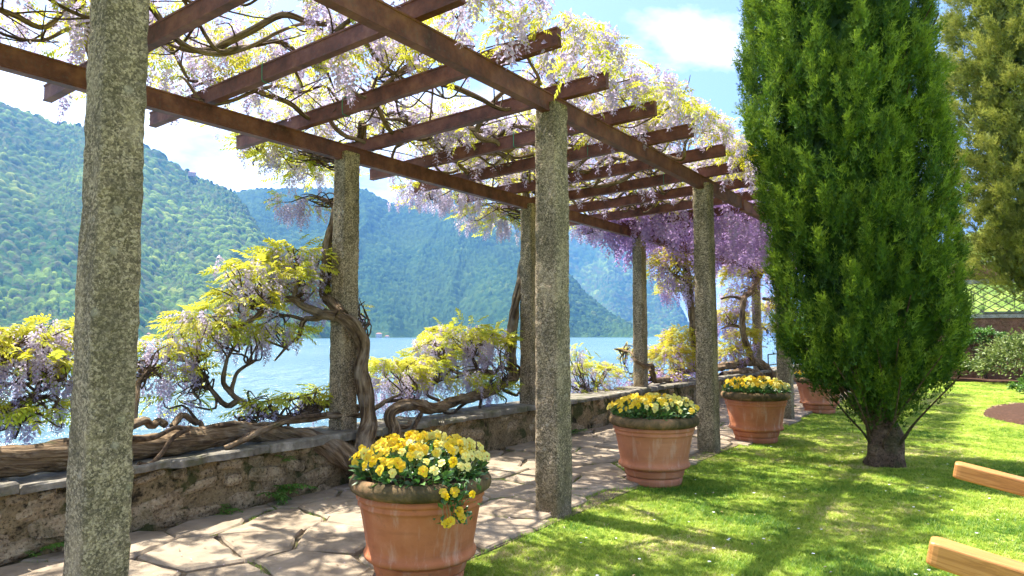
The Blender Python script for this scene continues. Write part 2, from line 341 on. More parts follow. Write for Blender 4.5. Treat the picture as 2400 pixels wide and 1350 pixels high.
M_GRASS = mk_rnd_leaf('grass_blade', [(0, (.09, .20, .02)), (.35, (.25, .37, .035)), (.7, (.40, .47, .06)), (1, (.58, .48, .24))], .42, .015)
M_CYP = mk_rnd_leaf('cypress_foliage', [(0, (.020, .050, .006)), (.4, (.065, .140, .011)), (1, (.29, .40, .035))], .32, .012)
M_CYP2 = mk_rnd_leaf('golden_cypress_foliage', [(0, (.09, .13, .022)), (.4, (.22, .25, .04)), (1, (.46, .45, .10))], .25, .012)
M_SHRUB = mk_rnd_leaf('shrub_leaf', [(0, (.06, .10, .022)), (.5, (.14, .19, .045)), (1, (.28, .32, .10))], .3, .03)
M_FERN = mk_rnd_leaf('fern_leaf', [(0, (.06, .16, .02)), (1, (.15, .30, .04))], .4, .05)
M_PLEAF = mk_rnd_leaf('pansy_leaf', [(0, (.03, .10, .02)), (.6, (.06, .17, .03)), (1, (.14, .28, .05))], .3, .10)
M_YEL, M_PALE, M_ORA = mk_petal('yellow_petal', (.82, .52, .008), (.86, .60, .015), (.80, .56, .03)), mk_petal('pale_yellow_petal', (.82, .70, .12), (.85, .76, .24), (.80, .66, .10)), mk_plain('orange_petal_centre', (.70, .28, .01))
M_CTRUNK = mk_wall('cypress_bark', (.035, .022, .013), (.11, .068, .04), (.22, .145, .09), .5)
VINES={'near': [([[-5.32, 1.426, 0.636], [-5.32, 1.756, 0.634], [-5.32, 2.184, 0.623], [-5.32, 2.654, 0.596], [-5.3, 3.046, 0.614], [-5.3, 3.462, 0.634], [-5.28, 3.876, 0.559], [-5.2, 4.192, 0.462], [-5.08, 4.396, 0.34], [-4.98, 4.574, 0.16], [-4.9, 4.694, -0.031]], 0.085, 0.11), ([[-4.95, 4.646, 0.072], [-4.98, 4.571, 0.341], [-5.05, 4.696, 0.564], [-5.1, 4.714, 0.849], [-5.12, 4.661, 1.102], [-5.12, 4.689, 1.353], [-5.12, 4.564, 1.554], [-5.22, 4.434, 1.657]], 0.085, 0.06), ([[-5.2, 4.47, 1.645], [-5.55, 4.589, 1.849], [-5.6, 4.6, 2.181], [-5.6, 4.655, 2.453], [-5.6, 4.733, 2.733], [-5.65, 4.914, 3.091], [-5.7, 5.101, 3.516], [-5.5, 4.977, 3.737]], 0.06, 0.05), ([[-5.22, 4.461, 1.653], [-5.45, 4.415, 1.669], [-5.6, 4.351, 1.742], [-5.65, 4.26, 1.795], [-5.7, 4.052, 1.759], [-5.7, 3.869, 1.619], [-5.7, 3.759, 1.565], [-5.75, 3.597, 1.516]], 0.055, 0.014), ([[-5.4, 4.462, 1.703], [-5.5, 4.424, 1.64], [-5.55, 4.305, 1.609], [-5.6, 4.282, 1.442], [-5.65, 4.212, 1.367], [-5.75, 4.138, 1.201]], 0.036, 0.01), ([[-5.55, 4.305, 1.609], [-5.6, 4.187, 1.637], [-5.7, 4.103, 1.665], [-5.8, 3.934, 1.745]], 0.022, 0.008), ([[-5.65, 4.26, 1.795], [-5.7, 4.309, 1.948], [-5.75, 4.38, 2.085], [-5.8, 4.362, 2.217]], 0.03, 0.01), ([[-5.5, 4.979, 0.677], [-5.55, 4.792, 0.734], [-5.55, 4.631, 0.751], [-5.55, 4.44, 0.729], [-5.55, 4.308, 0.687], [-5.6, 4.087, 0.668], [-5.65, 3.912, 0.725], [-5.7, 3.786, 0.811], [-5.75, 3.676, 0.922], [-5.8, 3.717, 1.039], [-5.85, 3.834, 1.139], [-5.9, 4.017, 1.23]], 0.05, 0.014), ([[-5.72, 3.727, 0.87], [-5.8, 3.672, 0.811], [-5.85, 3.551, 0.941], [-5.9, 3.485, 1.09], [-6.0, 3.384, 1.207]], 0.03, 0.01), ([[-5.75, 3.676, 0.922], [-5.8, 3.61, 1.029], [-5.85, 3.67, 1.201], [-5.9, 3.763, 1.317]], 0.028, 0.012), ([[-5.6, 4.087, 0.668], [-5.7, 4.033, 0.767], [-5.7, 3.942, 0.695], [-5.7, 3.742, 0.675], [-5.75, 3.699, 0.726]], 0.02, 0.008), ([[-5.25, 4.811, 0.643], [-5.28, 4.408, 0.679], [-5.25, 4.163, 0.684], [-5.2, 3.895, 0.688], [-5.17, 3.736, 0.665], [-5.15, 3.57, 0.637], [-5.15, 3.461, 0.586], [-5.14, 3.318, 0.553], [-5.16, 3.248, 0.536]], 0.03, 0.024), ([[-5.26, 4.335, 0.699], [-5.22, 4.011, 0.709], [-5.18, 3.8, 0.68], [-5.16, 3.656, 0.667], [-5.17, 3.498, 0.619], [-5.15, 3.366, 0.58]], 0.022, 0.02), ([[-5.2, 2.533, 0.695], [-5.18, 2.698, 0.692], [-5.2, 2.837, 0.745], [-5.22, 2.944, 0.726]], 0.022, 0.016), ([[-5.12, 2.543, 0.529], [-5.14, 2.637, 0.504], [-5.18, 2.738, 0.557], [-5.19, 2.812, 0.658], [-5.21, 2.956, 0.722]], 0.02, 0.016), ([[-5.5, 2.61, 0.721], [-5.55, 2.701, 0.789], [-5.6, 2.74, 0.916], [-5.7, 2.798, 1.043], [-5.8, 2.888, 1.121], [-5.9, 2.881, 1.225]], 0.04, 0.012), ([[-5.4, 2.593, 0.747], [-5.5, 2.752, 0.778], [-5.5, 2.811, 0.722], [-5.55, 2.903, 0.769], [-5.5, 2.941, 0.725]], 0.035, 0.03), ([[-5.5, 2.976, 0.714], [-5.55, 3.09, 0.796], [-5.55, 3.204, 0.714], [-5.55, 3.26, 0.716], [-5.5, 3.272, 0.647]], 0.028, 0.02), ([[-5.8, 1.8, 0.862], [-5.85, 1.915, 0.901], [-5.85, 2.0, 0.936], [-5.9, 2.108, 0.965], [-5.9, 2.16, 1.034], [-5.95, 2.244, 1.043], [-5.95, 2.337, 1.119], [-6.0, 2.405, 1.194]], 0.035, 0.014), ([[-5.9, 2.16, 1.034], [-5.95, 2.185, 1.085], [-6.0, 2.238, 1.145], [-6.0, 2.169, 1.213]], 0.02, 0.01), ([[-5.85, 2.0, 0.936], [-5.9, 2.052, 0.86], [-5.9, 1.988, 0.79], [-5.9, 1.886, 0.77]], 0.02, 0.01), ([[-5.9, 1.916, 1.256], [-5.95, 1.998, 1.268], [-6.0, 1.976, 1.346], [-6.05, 2.037, 1.44]], 0.02, 0.008)], 'mid': [([[-4.95, 4.908, 0.298], [-4.98, 4.966, 0.363], [-5.02, 5.047, 0.434], [-5.06, 5.055, 0.525], [-5.08, 5.013, 0.614], [-5.1, 5.08, 0.684], [-5.14, 5.275, 0.713], [-5.2, 5.534, 0.702], [-5.28, 5.844, 0.629], [-5.35, 6.144, 0.624], [-5.42, 6.526, 0.666], [-5.45, 6.875, 0.676], [-5.48, 7.256, 0.73], [-5.5, 7.591, 0.812], [-5.5, 7.824, 0.87], [-5.5, 7.772, 1.019]], 0.062, 0.066), ([[-5.5, 7.803, 0.841], [-5.5, 7.772, 1.019], [-5.5, 7.742, 1.273], [-5.5, 7.803, 1.67], [-5.5, 7.908, 2.034], [-5.52, 8.088, 2.493], [-5.52, 8.199, 2.752], [-5.52, 8.267, 3.037], [-5.55, 8.245, 3.354], [-5.6, 8.264, 3.637], [-5.5, 8.072, 3.841]], 0.066, 0.05), ([[-5.08, 5.312, 0.562], [-5.06, 5.26, 0.503], [-5.06, 5.135, 0.508], [-5.05, 5.095, 0.435]], 0.022, 0.03), ([[-5.1, 5.496, 0.611], [-5.05, 5.346, 0.494], [-5.0, 5.262, 0.419], [-4.97, 5.138, 0.342]], 0.024, 0.012), ([[-5.5, 7.31, 0.963], [-5.55, 6.954, 0.993], [-5.6, 6.807, 0.982], [-5.65, 6.672, 1.04], [-5.7, 6.589, 1.149], [-5.75, 6.515, 1.235]], 0.035, 0.014), ([[-5.55, 7.07, 1.005], [-5.6, 7.043, 1.171], [-5.6, 7.133, 1.281], [-5.65, 7.479, 1.357]], 0.024, 0.01), ([[-5.5, 7.721, 0.962], [-5.5, 7.522, 1.017], [-5.5, 7.377, 0.948], [-5.5, 7.282, 0.868]], 0.026, 0.02), ([[-5.46, 7.87, 0.898], [-5.46, 7.891, 1.004], [-5.46, 7.767, 1.05], [-5.46, 7.665, 1.012]], 0.022, 0.018), ([[-5.3, 5.002, 0.687], [-5.4, 5.249, 0.741], [-5.45, 5.406, 0.772], [-5.6, 5.864, 0.805]], 0.03, 0.01), ([[-5.4, 5.249, 0.741], [-5.5, 5.61, 0.726], [-5.6, 5.996, 0.707], [-5.7, 6.175, 0.867]], 0.024, 0.01), ([[-5.4, 6.148, 0.681], [-5.5, 6.034, 0.759], [-5.6, 6.218, 0.843], [-5.7, 6.567, 0.898]], 0.02, 0.008), ([[-5.5, 7.571, 0.709], [-5.5, 7.875, 0.63], [-5.6, 8.18, 0.726], [-5.7, 8.609, 0.728]], 0.024, 0.012), ([[-5.45, 6.857, 0.677], [-5.5, 6.664, 0.556], [-5.45, 6.441, 0.501], [-5.4, 6.149, 0.581]], 0.024, 0.016), ([[-5.48, 7.351, 0.696], [-5.55, 7.69, 0.583], [-5.6, 7.709, 0.491], [-5.6, 7.561, 0.445]], 0.014, 0.007), ([[-5.5, 7.099, 0.657], [-5.4, 6.926, 0.513]], 0.02, 0.018), ([[-5.8, 11.004, 0.55], [-5.85, 10.987, 0.663], [-5.9, 11.332, 0.76], [-5.9, 11.167, 0.883]], 0.015, 0.006), ([[-5.6, 9.708, 0.395], [-5.7, 10.317, 0.451], [-5.8, 10.892, 0.632]], 0.02, 0.01)], 'far': [([[-5.45, 14.768, 0.762], [-5.45, 14.732, 1.073], [-5.5, 14.714, 1.677], [-5.5, 14.657, 2.111], [-5.5, 14.503, 2.643], [-5.55, 14.406, 3.205], [-5.6, 14.426, 3.59]], 0.09, 0.06), ([[-5.0, 19.462, 0.021], [-5.1, 19.491, 0.364], [-5.2, 19.211, 0.627], [-5.3, 18.573, 0.76], [-5.35, 17.552, 0.737], [-5.4, 16.376, 0.704], [-5.4, 15.388, 0.643]], 0.14, 0.08), ([[-5.0, 19.081, 0.102], [-5.1, 18.533, 0.375], [-5.2, 17.644, 0.555], [-5.25, 16.604, 0.556], [-5.3, 15.968, 0.523]], 0.12, 0.07), ([[-5.25, 18.395, 0.745], [-5.2, 17.8, 1.123], [-5.15, 17.204, 1.63], [-5.15, 17.366, 2.349], [-5.15, 18.011, 2.599], [-5.2, 19.151, 3.165], [-5.3, 20.09, 3.732]], 0.08, 0.06), ([[-5.2, 17.43, 2.386], [-5.4, 17.214, 2.436], [-5.6, 16.997, 2.379]], 0.04, 0.02), ([[-5.2, 17.442, 1.632], [-5.4, 17.163, 1.717], [-5.6, 16.948, 1.631]], 0.05, 0.02), ([[-5.5, 14.503, 2.643], [-5.6, 13.947, 2.749], [-5.7, 13.962, 2.894], [-5.8, 13.975, 3.087]], 0.045, 0.015), ([[-5.7, 13.962, 2.894], [-5.7, 14.467, 3.316], [-5.7, 14.736, 3.635]], 0.03, 0.02), ([[-5.4, 20.127, 2.512], [-5.4, 20.808, 2.517], [-5.4, 21.541, 2.639]], 0.05, 0.03), ([[-5.3, 12.074, 0.786], [-5.25, 11.964, 0.894], [-5.2, 11.475, 0.905], [-5.3, 11.281, 1.024], [-5.5, 11.583, 1.136], [-5.7, 11.676, 1.171], [-5.9, 11.687, 1.201]], 0.045, 0.01), ([[-5.3, 11.921, 0.855], [-5.35, 12.128, 0.758], [-5.4, 12.558, 0.573], [-5.4, 13.519, 0.608], [-5.4, 14.145, 0.696], [-5.4, 15.115, 0.75]], 0.055, 0.05)]}
CLUMPS={'near': [[-5.8, 4.415, 2.213, 0.371, 0.197, 1.3, 1.0], [-5.85, 4.054, 2.023, 0.441, 0.21, 1.2, 1.0], [-5.85, 3.851, 1.784, 0.306, 0.184, 1.1, 0.8], [-5.95, 3.466, 1.536, 0.313, 0.176, 1.3, 0.9], [-5.95, 3.858, 1.458, 0.287, 0.123, 1, 0.7], [-5.8, 4.13, 1.521, 0.336, 0.105, 0.5, 0.6], [-5.75, 4.49, 1.873, 0.284, 0.241, 0.5, 1.2], [-5.95, 3.121, 1.309, 0.298, 0.168, 1, 1.1], [-5.9, 2.992, 1.113, 0.218, 0.182, 0.3, 1.1], [-6.0, 3.388, 1.091, 0.232, 0.135, 0.4, 0.5], [-5.9, 3.261, 0.876, 0.226, 0.113, 0.25, 0.3], [-5.6, 3.916, 0.803, 0.139, 0.072, 0.8, 0.1], [-5.6, 4.298, 0.833, 0.167, 0.092, 0.9, 0.15], [-5.6, 4.611, 0.831, 0.13, 0.108, 0.9, 0.1], [-5.6, 3.782, 0.775, 0.156, 0.117, 0.5, 0.2], [-6.0, 2.104, 1.408, 0.307, 0.145, 1, 1.2], [-6.0, 2.334, 1.44, 0.201, 0.167, 1.3, 1], [-5.95, 2.096, 1.185, 0.352, 0.176, 0.6, 1.4], [-5.95, 2.327, 1.143, 0.166, 0.199, 0.5, 0.9], [-5.8, 2.194, 0.885, 0.239, 0.127, 0.9, 0.5], [-5.9, 1.983, 0.913, 0.187, 0.156, 0.5, 0.7], [-6.0, 1.646, 1.262, 0.329, 0.329, 0.8, 1], [-5.6, 5.079, 1.712, 0.069, 0.231, 0.3, 0.8], [-6.2, 4.703, 2.886, 0.328, 0.117, 0.3, 0.9], [-6.5, 5.131, 3.395, 0.403, 0.252, 1.6, 0.5], [-6.6, 4.758, 3.483, 0.342, 0.171, 1.3, 0.4], [-6.6, 4.424, 3.555, 0.236, 0.142, 0.8, 0.4]], 'mid': [[-5.8, 7.02, 1.433, 0.481, 0.198, 1.4, 0.9], [-5.75, 7.661, 1.402, 0.358, 0.179, 1.3, 0.8], [-5.85, 6.571, 1.244, 0.299, 0.218, 0.8, 1.1], [-5.75, 5.754, 1.038, 0.349, 0.174, 1.5, 0.7], [-5.8, 6.281, 1.066, 0.316, 0.158, 1.3, 0.7], [-5.75, 5.863, 0.833, 0.402, 0.226, 0.4, 1.5], [-5.7, 6.733, 0.89, 0.382, 0.164, 0.8, 1], [-5.7, 7.45, 1.026, 0.32, 0.291, 0.5, 1], [-5.6, 7.415, 0.743, 0.288, 0.173, 0.8, 0.7], [-5.85, 7.083, 1.205, 0.456, 0.228, 0.2, 1.3], [-5.85, 10.829, 0.821, 0.417, 0.228, 1.4, 0.6], [-5.9, 10.164, 0.956, 0.218, 0.364, 0.9, 0.7], [-5.8, 10.653, 0.496, 0.373, 0.224, 0.2, 1.2], [-5.8, 9.916, 0.509, 0.177, 0.284, 0.4, 1], [-6.2, 8.531, 3.222, 0.399, 0.233, 1.1, 0.9], [-6.3, 8.117, 3.306, 0.389, 0.194, 0.8, 0.9], [-6.4, 7.163, 3.45, 0.664, 0.133, 0.2, 0.9], [-6.1, 11.256, 3.464, 0.401, 0.16, 0.2, 1.1], [-5.8, 8.643, 0.754, 0.129, 0.226, 0.8, 0.6]], 'far': [[-5.8, 13.968, 2.9, 0.463, 0.463, 1, 1.3], [-5.6, 14.464, 3.309, 0.378, 0.378, 0.8, 1.2], [-5.7, 14.686, 2.568, 0.575, 0.335, 0.7, 1.5], [-5.7, 14.628, 1.327, 0.475, 0.38, 1.3, 0.6], [-5.7, 13.882, 0.969, 0.5, 0.364, 1.3, 1], [-5.6, 13.398, 0.634, 0.44, 0.22, 0.3, 1.3], [-5.6, 15.115, 0.649, 0.339, 0.339, 0.3, 1.2], [-5.7, 18.961, 3.118, 0.53, 0.412, 1.2, 0.8], [-5.6, 18.392, 2.441, 0.457, 0.514, 0.4, 1.5], [-5.6, 17.633, 1.856, 0.44, 0.385, 1.1, 1.2], [-5.6, 18.689, 1.416, 0.461, 0.346, 1.3, 0.8], [-5.5, 17.428, 0.985, 0.433, 0.433, 0.9, 1.2], [-5.8, 21.821, 2.202, 0.397, 0.397, 1.2, 0.5], [-5.7, 21.786, 3.257, 0.33, 0.661, 0.2, 1.4], [-5.8, 22.013, 1.676, 0.333, 0.266, 1.2, 0.3], [-5.8, 12.12, 1.096, 0.124, 0.206, 0.9, 0.2], [-5.7, 11.806, 0.625, 0.161, 0.241, 0.4, 0.8]]}
RIDGES={'A': [[-3589.8, -271.1, 744.1], [-2899.2, 67.7, 683.6], [-2567.8, 408.1, 693.9], [-2366.5, 634.2, 668.1], [-2292.0, 712.0, 655.5], [-2249.0, 837.7, 624.1], [-2203.2, 900.1, 620.0], [-2111.2, 1032.1, 576.8], [-2005.9, 1125.3, 492.6], [-1903.8, 1199.2, 437.0], [-1789.5, 1191.7, 348.8], [-1632.0, 1156.1, 234.6], [-1495.4, 1139.4, 153.0], [-1361.5, 1115.3, 85.1], [-1196.2, 1092.4, 4.4]], 'B': [[-3569.4, 1571.3, 606.0], [-3138.0, 1764.4, 651.8], [-2862.1, 1835.4, 667.8], [-2726.5, 1946.5, 682.6], [-2546.7, 2098.6, 693.1], [-2406.6, 2184.2, 684.6], [-2339.3, 2327.6, 632.7], [-2263.0, 2470.1, 687.1], [-2136.5, 2515.1, 696.5], [-1993.8, 2502.9, 623.8], [-1761.8, 2489.7, 465.4], [-1554.2, 2448.4, 331.9], [-1414.3, 2416.6, 244.1], [-1313.2, 2359.1, 164.1], [-1162.3, 2280.9, 75.7], [-980.1, 2190.7, 5.8]], 'C': [[-3782.7, 4129.3, 1112.1], [-3317.2, 4387.0, 1065.3], [-2923.4, 4420.8, 992.8], [-2624.3, 4489.2, 871.8], [-2402.3, 4498.8, 771.1], [-2265.2, 4457.4, 697.4], [-2094.3, 4429.9, 561.2], [-1855.2, 4318.3, 381.0], [-1654.8, 4184.7, 206.0], [-1501.8, 4029.2, 9.2]], 'D': [[-46.6, 225.2, 3.7], [-35.4, 277.8, 16.4], [-18.0, 329.5, 34.2], [4.1, 360.0, 46.7], [27.1, 379.0, 54.5], [69.9, 393.8, 61.2], [118.8, 402.8, 61.8], [179.8, 379.6, 54.5]]}
# ------------------------------------------------------------------ terrain: lake, ground, hills
LAKE_Z = -4.0
V = np.array([[-9000, -9000, LAKE_Z], [9000, -9000, LAKE_Z], [9000, 12000, LAKE_Z], [-9000, 12000, LAKE_Z]], float)
struct(part('lake', V, np.array([[0, 1, 2, 3]]), M_WATER))
nx, ny = 90, 120
gx, gy = np.meshgrid(np.concatenate([[-5.5], np.linspace(-5.2, 6, 56), np.linspace(6.6, 70, 33)]), np.concatenate([np.linspace(-14, 0, 10), np.linspace(.3, 30, 90), np.linspace(32, 90, 20)]), indexing='ij')
gz = fbm(np.stack([gx.ravel() * .45, gy.ravel() * .45, gx.ravel() * 0], 1), 3, 3).reshape(gx.shape) * .035 * np.clip((gx + 2.7) / 1.5, 0, 1) - .005
GV = np.stack([gx, gy, gz], -1)
bot = GV.copy(); bot[..., 2] = -4.5
V = np.vstack([GV.reshape(-1, 3), bot[0], bot[-1], bot[:, 0], bot[:, -1]]); F = grid_faces(*gx.shape)
def skirt(a, b): return np.stack([a[:-1], b[:-1], b[1:], a[1:]], 1)
ids = np.arange(gx.size).reshape(gx.shape); o0 = gx.size; n1, n0 = gx.shape[1], gx.shape[0]
F = np.concatenate([F, skirt(ids[0], o0 + np.arange(n1)), skirt(ids[-1], o0 + n1 + np.arange(n1)), skirt(ids[:, 0], o0 + 2 * n1 + np.arange(n0)), skirt(ids[:, -1], o0 + 2 * n1 + n0 + np.arange(n0))])
struct(part('ground', V, F, M_LAWN, smooth=True))
def ground_z(x, y):
    return fbm(np.stack([np.asarray(x) * .45, np.asarray(y) * .45, np.asarray(x) * 0], 1), 3, 3) * .035 * np.clip((np.asarray(x) + 2.7) / 1.5, 0, 1) - .005

def hill(name, ridge, dfoot, nu, nv, tree, amp, spur, mat, seed, base=LAKE_Z - 2, ncycle=9):
    R = spline(ridge, nu); d = np.hypot(R[:, 0], R[:, 1]); dirs = R[:, :2] / d[:, None]
    jag = fbm(np.stack([np.arange(nu) * .016, np.zeros(nu) + seed, np.zeros(nu)], 1), 2, seed)
    foot = np.minimum(dfoot * (1 + .09 * jag), d - 5); v = np.linspace(0, 1, nv)[None, :] ** .92
    dist = d[:, None] + (foot - d)[:, None] * v                               # v: 0 ridge, 1 shore
    top = R[:, 2][:, None]; z = base + (top - base) * (1 - v) ** 1.12
    X = dirs[:, 0][:, None] * dist; Y = dirs[:, 1][:, None] * dist
    u = np.arange(nu)[:, None] / nu
    wq = np.stack([X.ravel() / 420., Y.ravel() / 420., np.full(nu * nv, seed * 1.7)], 1); warp = fbm(wq, 3, seed + 2).reshape(nu, nv)
    q = np.stack([(u * ncycle + v * .5 + warp * .55).ravel(), (v * 1.1 + 0 * u).ravel(), np.full(nu * nv, seed * 1.7)], 1)
    rd = (1 - np.abs(fbm(q, 2, seed, .4)) * 1.5).reshape(nu, nv) + .30 * fbm(wq * 2.1, 3, seed + 6).reshape(nu, nv)
    env = (np.clip(v * 3.5, 0, 1) * np.clip((1 - v) * 3, 0, 1))
    z = z + (rd - .55) * spur * env * (top - base) / max(1, (R[:, 2].max() - base))
    P = np.stack([X.ravel(), Y.ravel()], 1); slope = np.stack([P[:, 0], P[:, 1] + z.ravel() * .6], 1)
    w, rid = worley(slope / tree, seed); w2, rid2 = worley(slope / (tree * 2.7), seed + 3); ws, rs_ = worley(slope / (tree * .6), seed + 7)
    small = fbm(slope_p(slope, 130.), 3, seed + 8) > .04; w = np.where(small, ws * 1.1, w); rid = np.where(small, rs_ * .8, rid)
    lump = np.sqrt(np.clip(1 - w * w * 1.6, 0, 1)).reshape(nu, nv) * (.35 + 1.1 * rid.reshape(nu, nv))
    z = z + lump * amp * np.clip((1 - v) * 12, .15, 1)
    rnd = np.clip(.05 + .62 * rid + .22 * rid2 + .28 * fbm(slope_p(slope, 240.), 3, seed), 0, 1)
    B = np.stack([dirs[:, 0] * (d + 900), dirs[:, 1] * (d + 900), np.full(nu, base)], 1)   # the far side runs down behind the ridge
    V = np.vstack([np.stack([X, Y, z], -1).reshape(-1, 3), B]); ids = np.arange(nu * nv).reshape(nu, nv)
    F = np.concatenate([grid_faces(nu, nv), skirt(nu * nv + np.arange(nu), ids[:, 0])])
    return struct(part(name, V, F, mat, smooth=True, attrs={'rnd': np.concatenate([rnd, np.full(nu, .5)])})), R, foot
def slope_p(s, k): return np.stack([s[:, 0] / k, s[:, 1] / k, s[:, 0] * 0], 1)
M_FOR = mk_forest('spring_forest', [(0, (.014, .045, .014)), (.3, (.046, .105, .018)), (.48, (.095, .105, .04)), (.58, (.072, .135, .022)), (.8, (.165, .235, .034)), (1, (.29, .31, .06))])
M_FOR2 = mk_forest('hillside_forest', [(0, (.05, .09, .03)), (.45, (.13, .20, .04)), (1, (.26, .32, .08))])
hill('hills_near_shore', RIDGES['A'], 1440, 640, 230, 14., 13., 55., M_FOR, 2, ncycle=11)
M_FOR3 = mk_forest('shaded_slope_forest', [(0, (.008, .028, .012)), (.4, (.024, .060, .015)), (.75, (.05, .095, .02)), (1, (.11, .14, .035))])  # darker forest colours: the far slope's shade is put into the material
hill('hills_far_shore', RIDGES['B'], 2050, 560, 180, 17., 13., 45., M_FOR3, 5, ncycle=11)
hill('hills_distance', RIDGES['C'], 4150, 220, 120, 26., 18., 90., M_FOR, 9, ncycle=6)
hill('hillside_behind_garden', RIDGES['D'], 90, 220, 90, 5.0, 4.2, 12., M_FOR2, 4, base=-1., ncycle=7)

# ------------------------------------------------------------------ path of flagstones
path = struct(part('path', *box((-4.03, 10.3, -.003), (2.35, 25.5, .014)), M_JOINT))
def clip(poly, n, c):                          # keep the side where dot(n, p) <= c
    out = []
    for i in range(len(poly)):
        a, b = poly[i], poly[(i + 1) % len(poly)]; da, db = np.dot(n, a) - c, np.dot(n, b) - c
        if da <= 0: out.append(a)
        if da * db < 0: out.append(a + (b - a) * da / (da - db))
    return out
def slab(name, poly, z0, z1, mat, parent, inset=.013, jit=.010, step=.13, tilt=.01, seed=0, bev=.014):
    c = np.mean(poly, 0); P = []
    poly = [p + (c - p) / (np.linalg.norm(c - p) + 1e-6) * inset * random.uniform(.8, 1.9) for p in poly]
    for i in range(len(poly)):
        a, b = poly[i], poly[(i + 1) % len(poly)]; k = max(1, int(np.linalg.norm(b - a) / step))
        for j in range(k):
            p = a + (b - a) * j / k; P.append(p + RNG.normal(0, jit, 2) * (1 if j else 1.4))
    P = np.array(P) - c; n = len(P)
    if n < 5: return None
    sc = lambda s: P * (1 - s / (np.linalg.norm(P, axis=1)[:, None] + 1e-6))
    tz = RNG.normal(0, tilt, 2)
    ring = lambda Q, z: np.column_stack([Q, z + Q @ tz])
    top = ring(sc(bev * 1.3), np.full(n, z1)) ; top[:, 2] += RNG.normal(0, .0025, n)
    mid = ring(sc(np.linalg.norm(P, axis=1)[:, None] * .45), np.full(n, z1)); mid[:, 2] += RNG.normal(0, .003, n)
    V = np.vstack([ring(P, np.full(n, z0)), ring(P, np.full(n, z1 - bev)), top, mid, [[0, 0, z1]]])
    i = np.arange(n); j = (i + 1) % n; q = lambda a, b: np.stack([i + a, j + a, j + b, i + b], 1)
    F = [np.concatenate([q(0, n), q(n, 2 * n), q(2 * n, 3 * n)]), np.stack([i + 3 * n, j + 3 * n, np.full(n, 4 * n)], 1)]
    return part(name, V, F, mat, parent, smooth=False, loc=(c[0], c[1], 0))
sites = []
yy = -1.4
while yy < 22.5:
    xx = -5.3 + random.uniform(0, .3)
    while xx < -2.7:
        sites.append(np.array([xx + random.uniform(-.16, .16), yy + random.uniform(-.22, .22)])); xx += random.uniform(.42, .78)
    yy += random.uniform(.48, .62) * (1 if yy < 9 else 1.15)
POLYS = []
for s in sites:
    poly = [np.array(p) for p in ((-5.14, -1.6), (-2.9 + .12 * sin(s[1] * 2.1) + .08 * sin(s[1] * 5.3), -1.6), (-2.9 + .12 * sin(s[1] * 2.1) + .08 * sin(s[1] * 5.3), 22.8), (-5.14, 22.8))]
    for t in sites:
        if t is s or np.abs(t - s).max() > 2.2: continue
        n = (t - s) * np.array([1., 1.0]); m = (t + s) / 2; poly = clip(poly, n, np.dot(n, m))
        if len(poly) < 3: break
    if len(poly) < 3: continue
    a = np.array(poly); ar = .5 * abs(np.dot(a[:, 0], np.roll(a[:, 1], 1)) - np.dot(a[:, 1], np.roll(a[:, 0], 1)))
    if ar < .05: continue
    POLYS.append(poly)
    slab('flagstone', poly, -.03, random.uniform(.020, .042), M_FLAG, path)

# ------------------------------------------------------------------ low stone wall with slate coping
wall = thing('stone_wall', 'low rubble stone wall with slate coping running along the lakeside path', 'wall', (-5.35, 10, 0))
def local(o, V): return np.asarray(V) - np.array(o.location)
ys = np.linspace(-2, 23.5, 420); zs = np.linspace(-.05, .455, 14)
Yg, Zg = np.meshgrid(ys, zs, indexing='ij'); q = np.stack([Yg.ravel() * 0, Yg.ravel() * 4.5, Zg.ravel() * 6], 1)
Xg = -5.165 + fbm(q, 4, 21).reshape(Yg.shape) * .028
ft = np.stack([Xg, Yg, Zg], -1); bk = np.stack([np.full(len(ys), -5.58), ys, np.full(len(ys), .455)], -1); bb = bk.copy(); bb[:, 2] = -4.6
nf = ft.shape[0] * ft.shape[1]; ids = np.arange(nf).reshape(ft.shape[:2]); ny_ = len(ys)
V = np.vstack([ft.reshape(-1, 3), bk, bb]); F = np.concatenate([grid_faces(*ft.shape[:2]), skirt(ids[:, -1], nf + np.arange(ny_)), skirt(nf + np.arange(ny_), nf + ny_ + np.arange(ny_))])
part('mortar_core', local(wall, V), F, M_MORTAR, wall, smooth=True)
def rubble(seed):                              # rounded irregular block, unit size
    g = np.linspace(-1, 1, 4); V = []; F = []
    for ax in range(3):
        for sg in (-1, 1):
            a, b = np.meshgrid(g, g, indexing='ij'); p = np.zeros((16, 3)); p[:, ax] = sg; p[:, (ax + 1) % 3] = a.ravel(); p[:, (ax + 2) % 3] = b.ravel()
            F.append((grid_faces(4, 4) if sg > 0 else grid_faces(4, 4)[:, ::-1]) + len(V) * 16); V.append(p)
    V = np.vstack(V); r = np.linalg.norm(V, axis=1)[:, None]; W_ = V * (1 / (np.sum(np.abs(V) ** 5, 1) ** .2))[:, None]
    W_ = W_ * (1 + .22 * fbm(W_ * 1.3 + seed * 5.7, 3, seed)[:, None]); W_[:, 1] += W_[:, 2] * random.uniform(-.15, .15)
    return mesh('rubble', W_ * .5, np.concatenate(F), M_STONE, smooth=False)
RUB = [rubble(i) for i in range(8)]
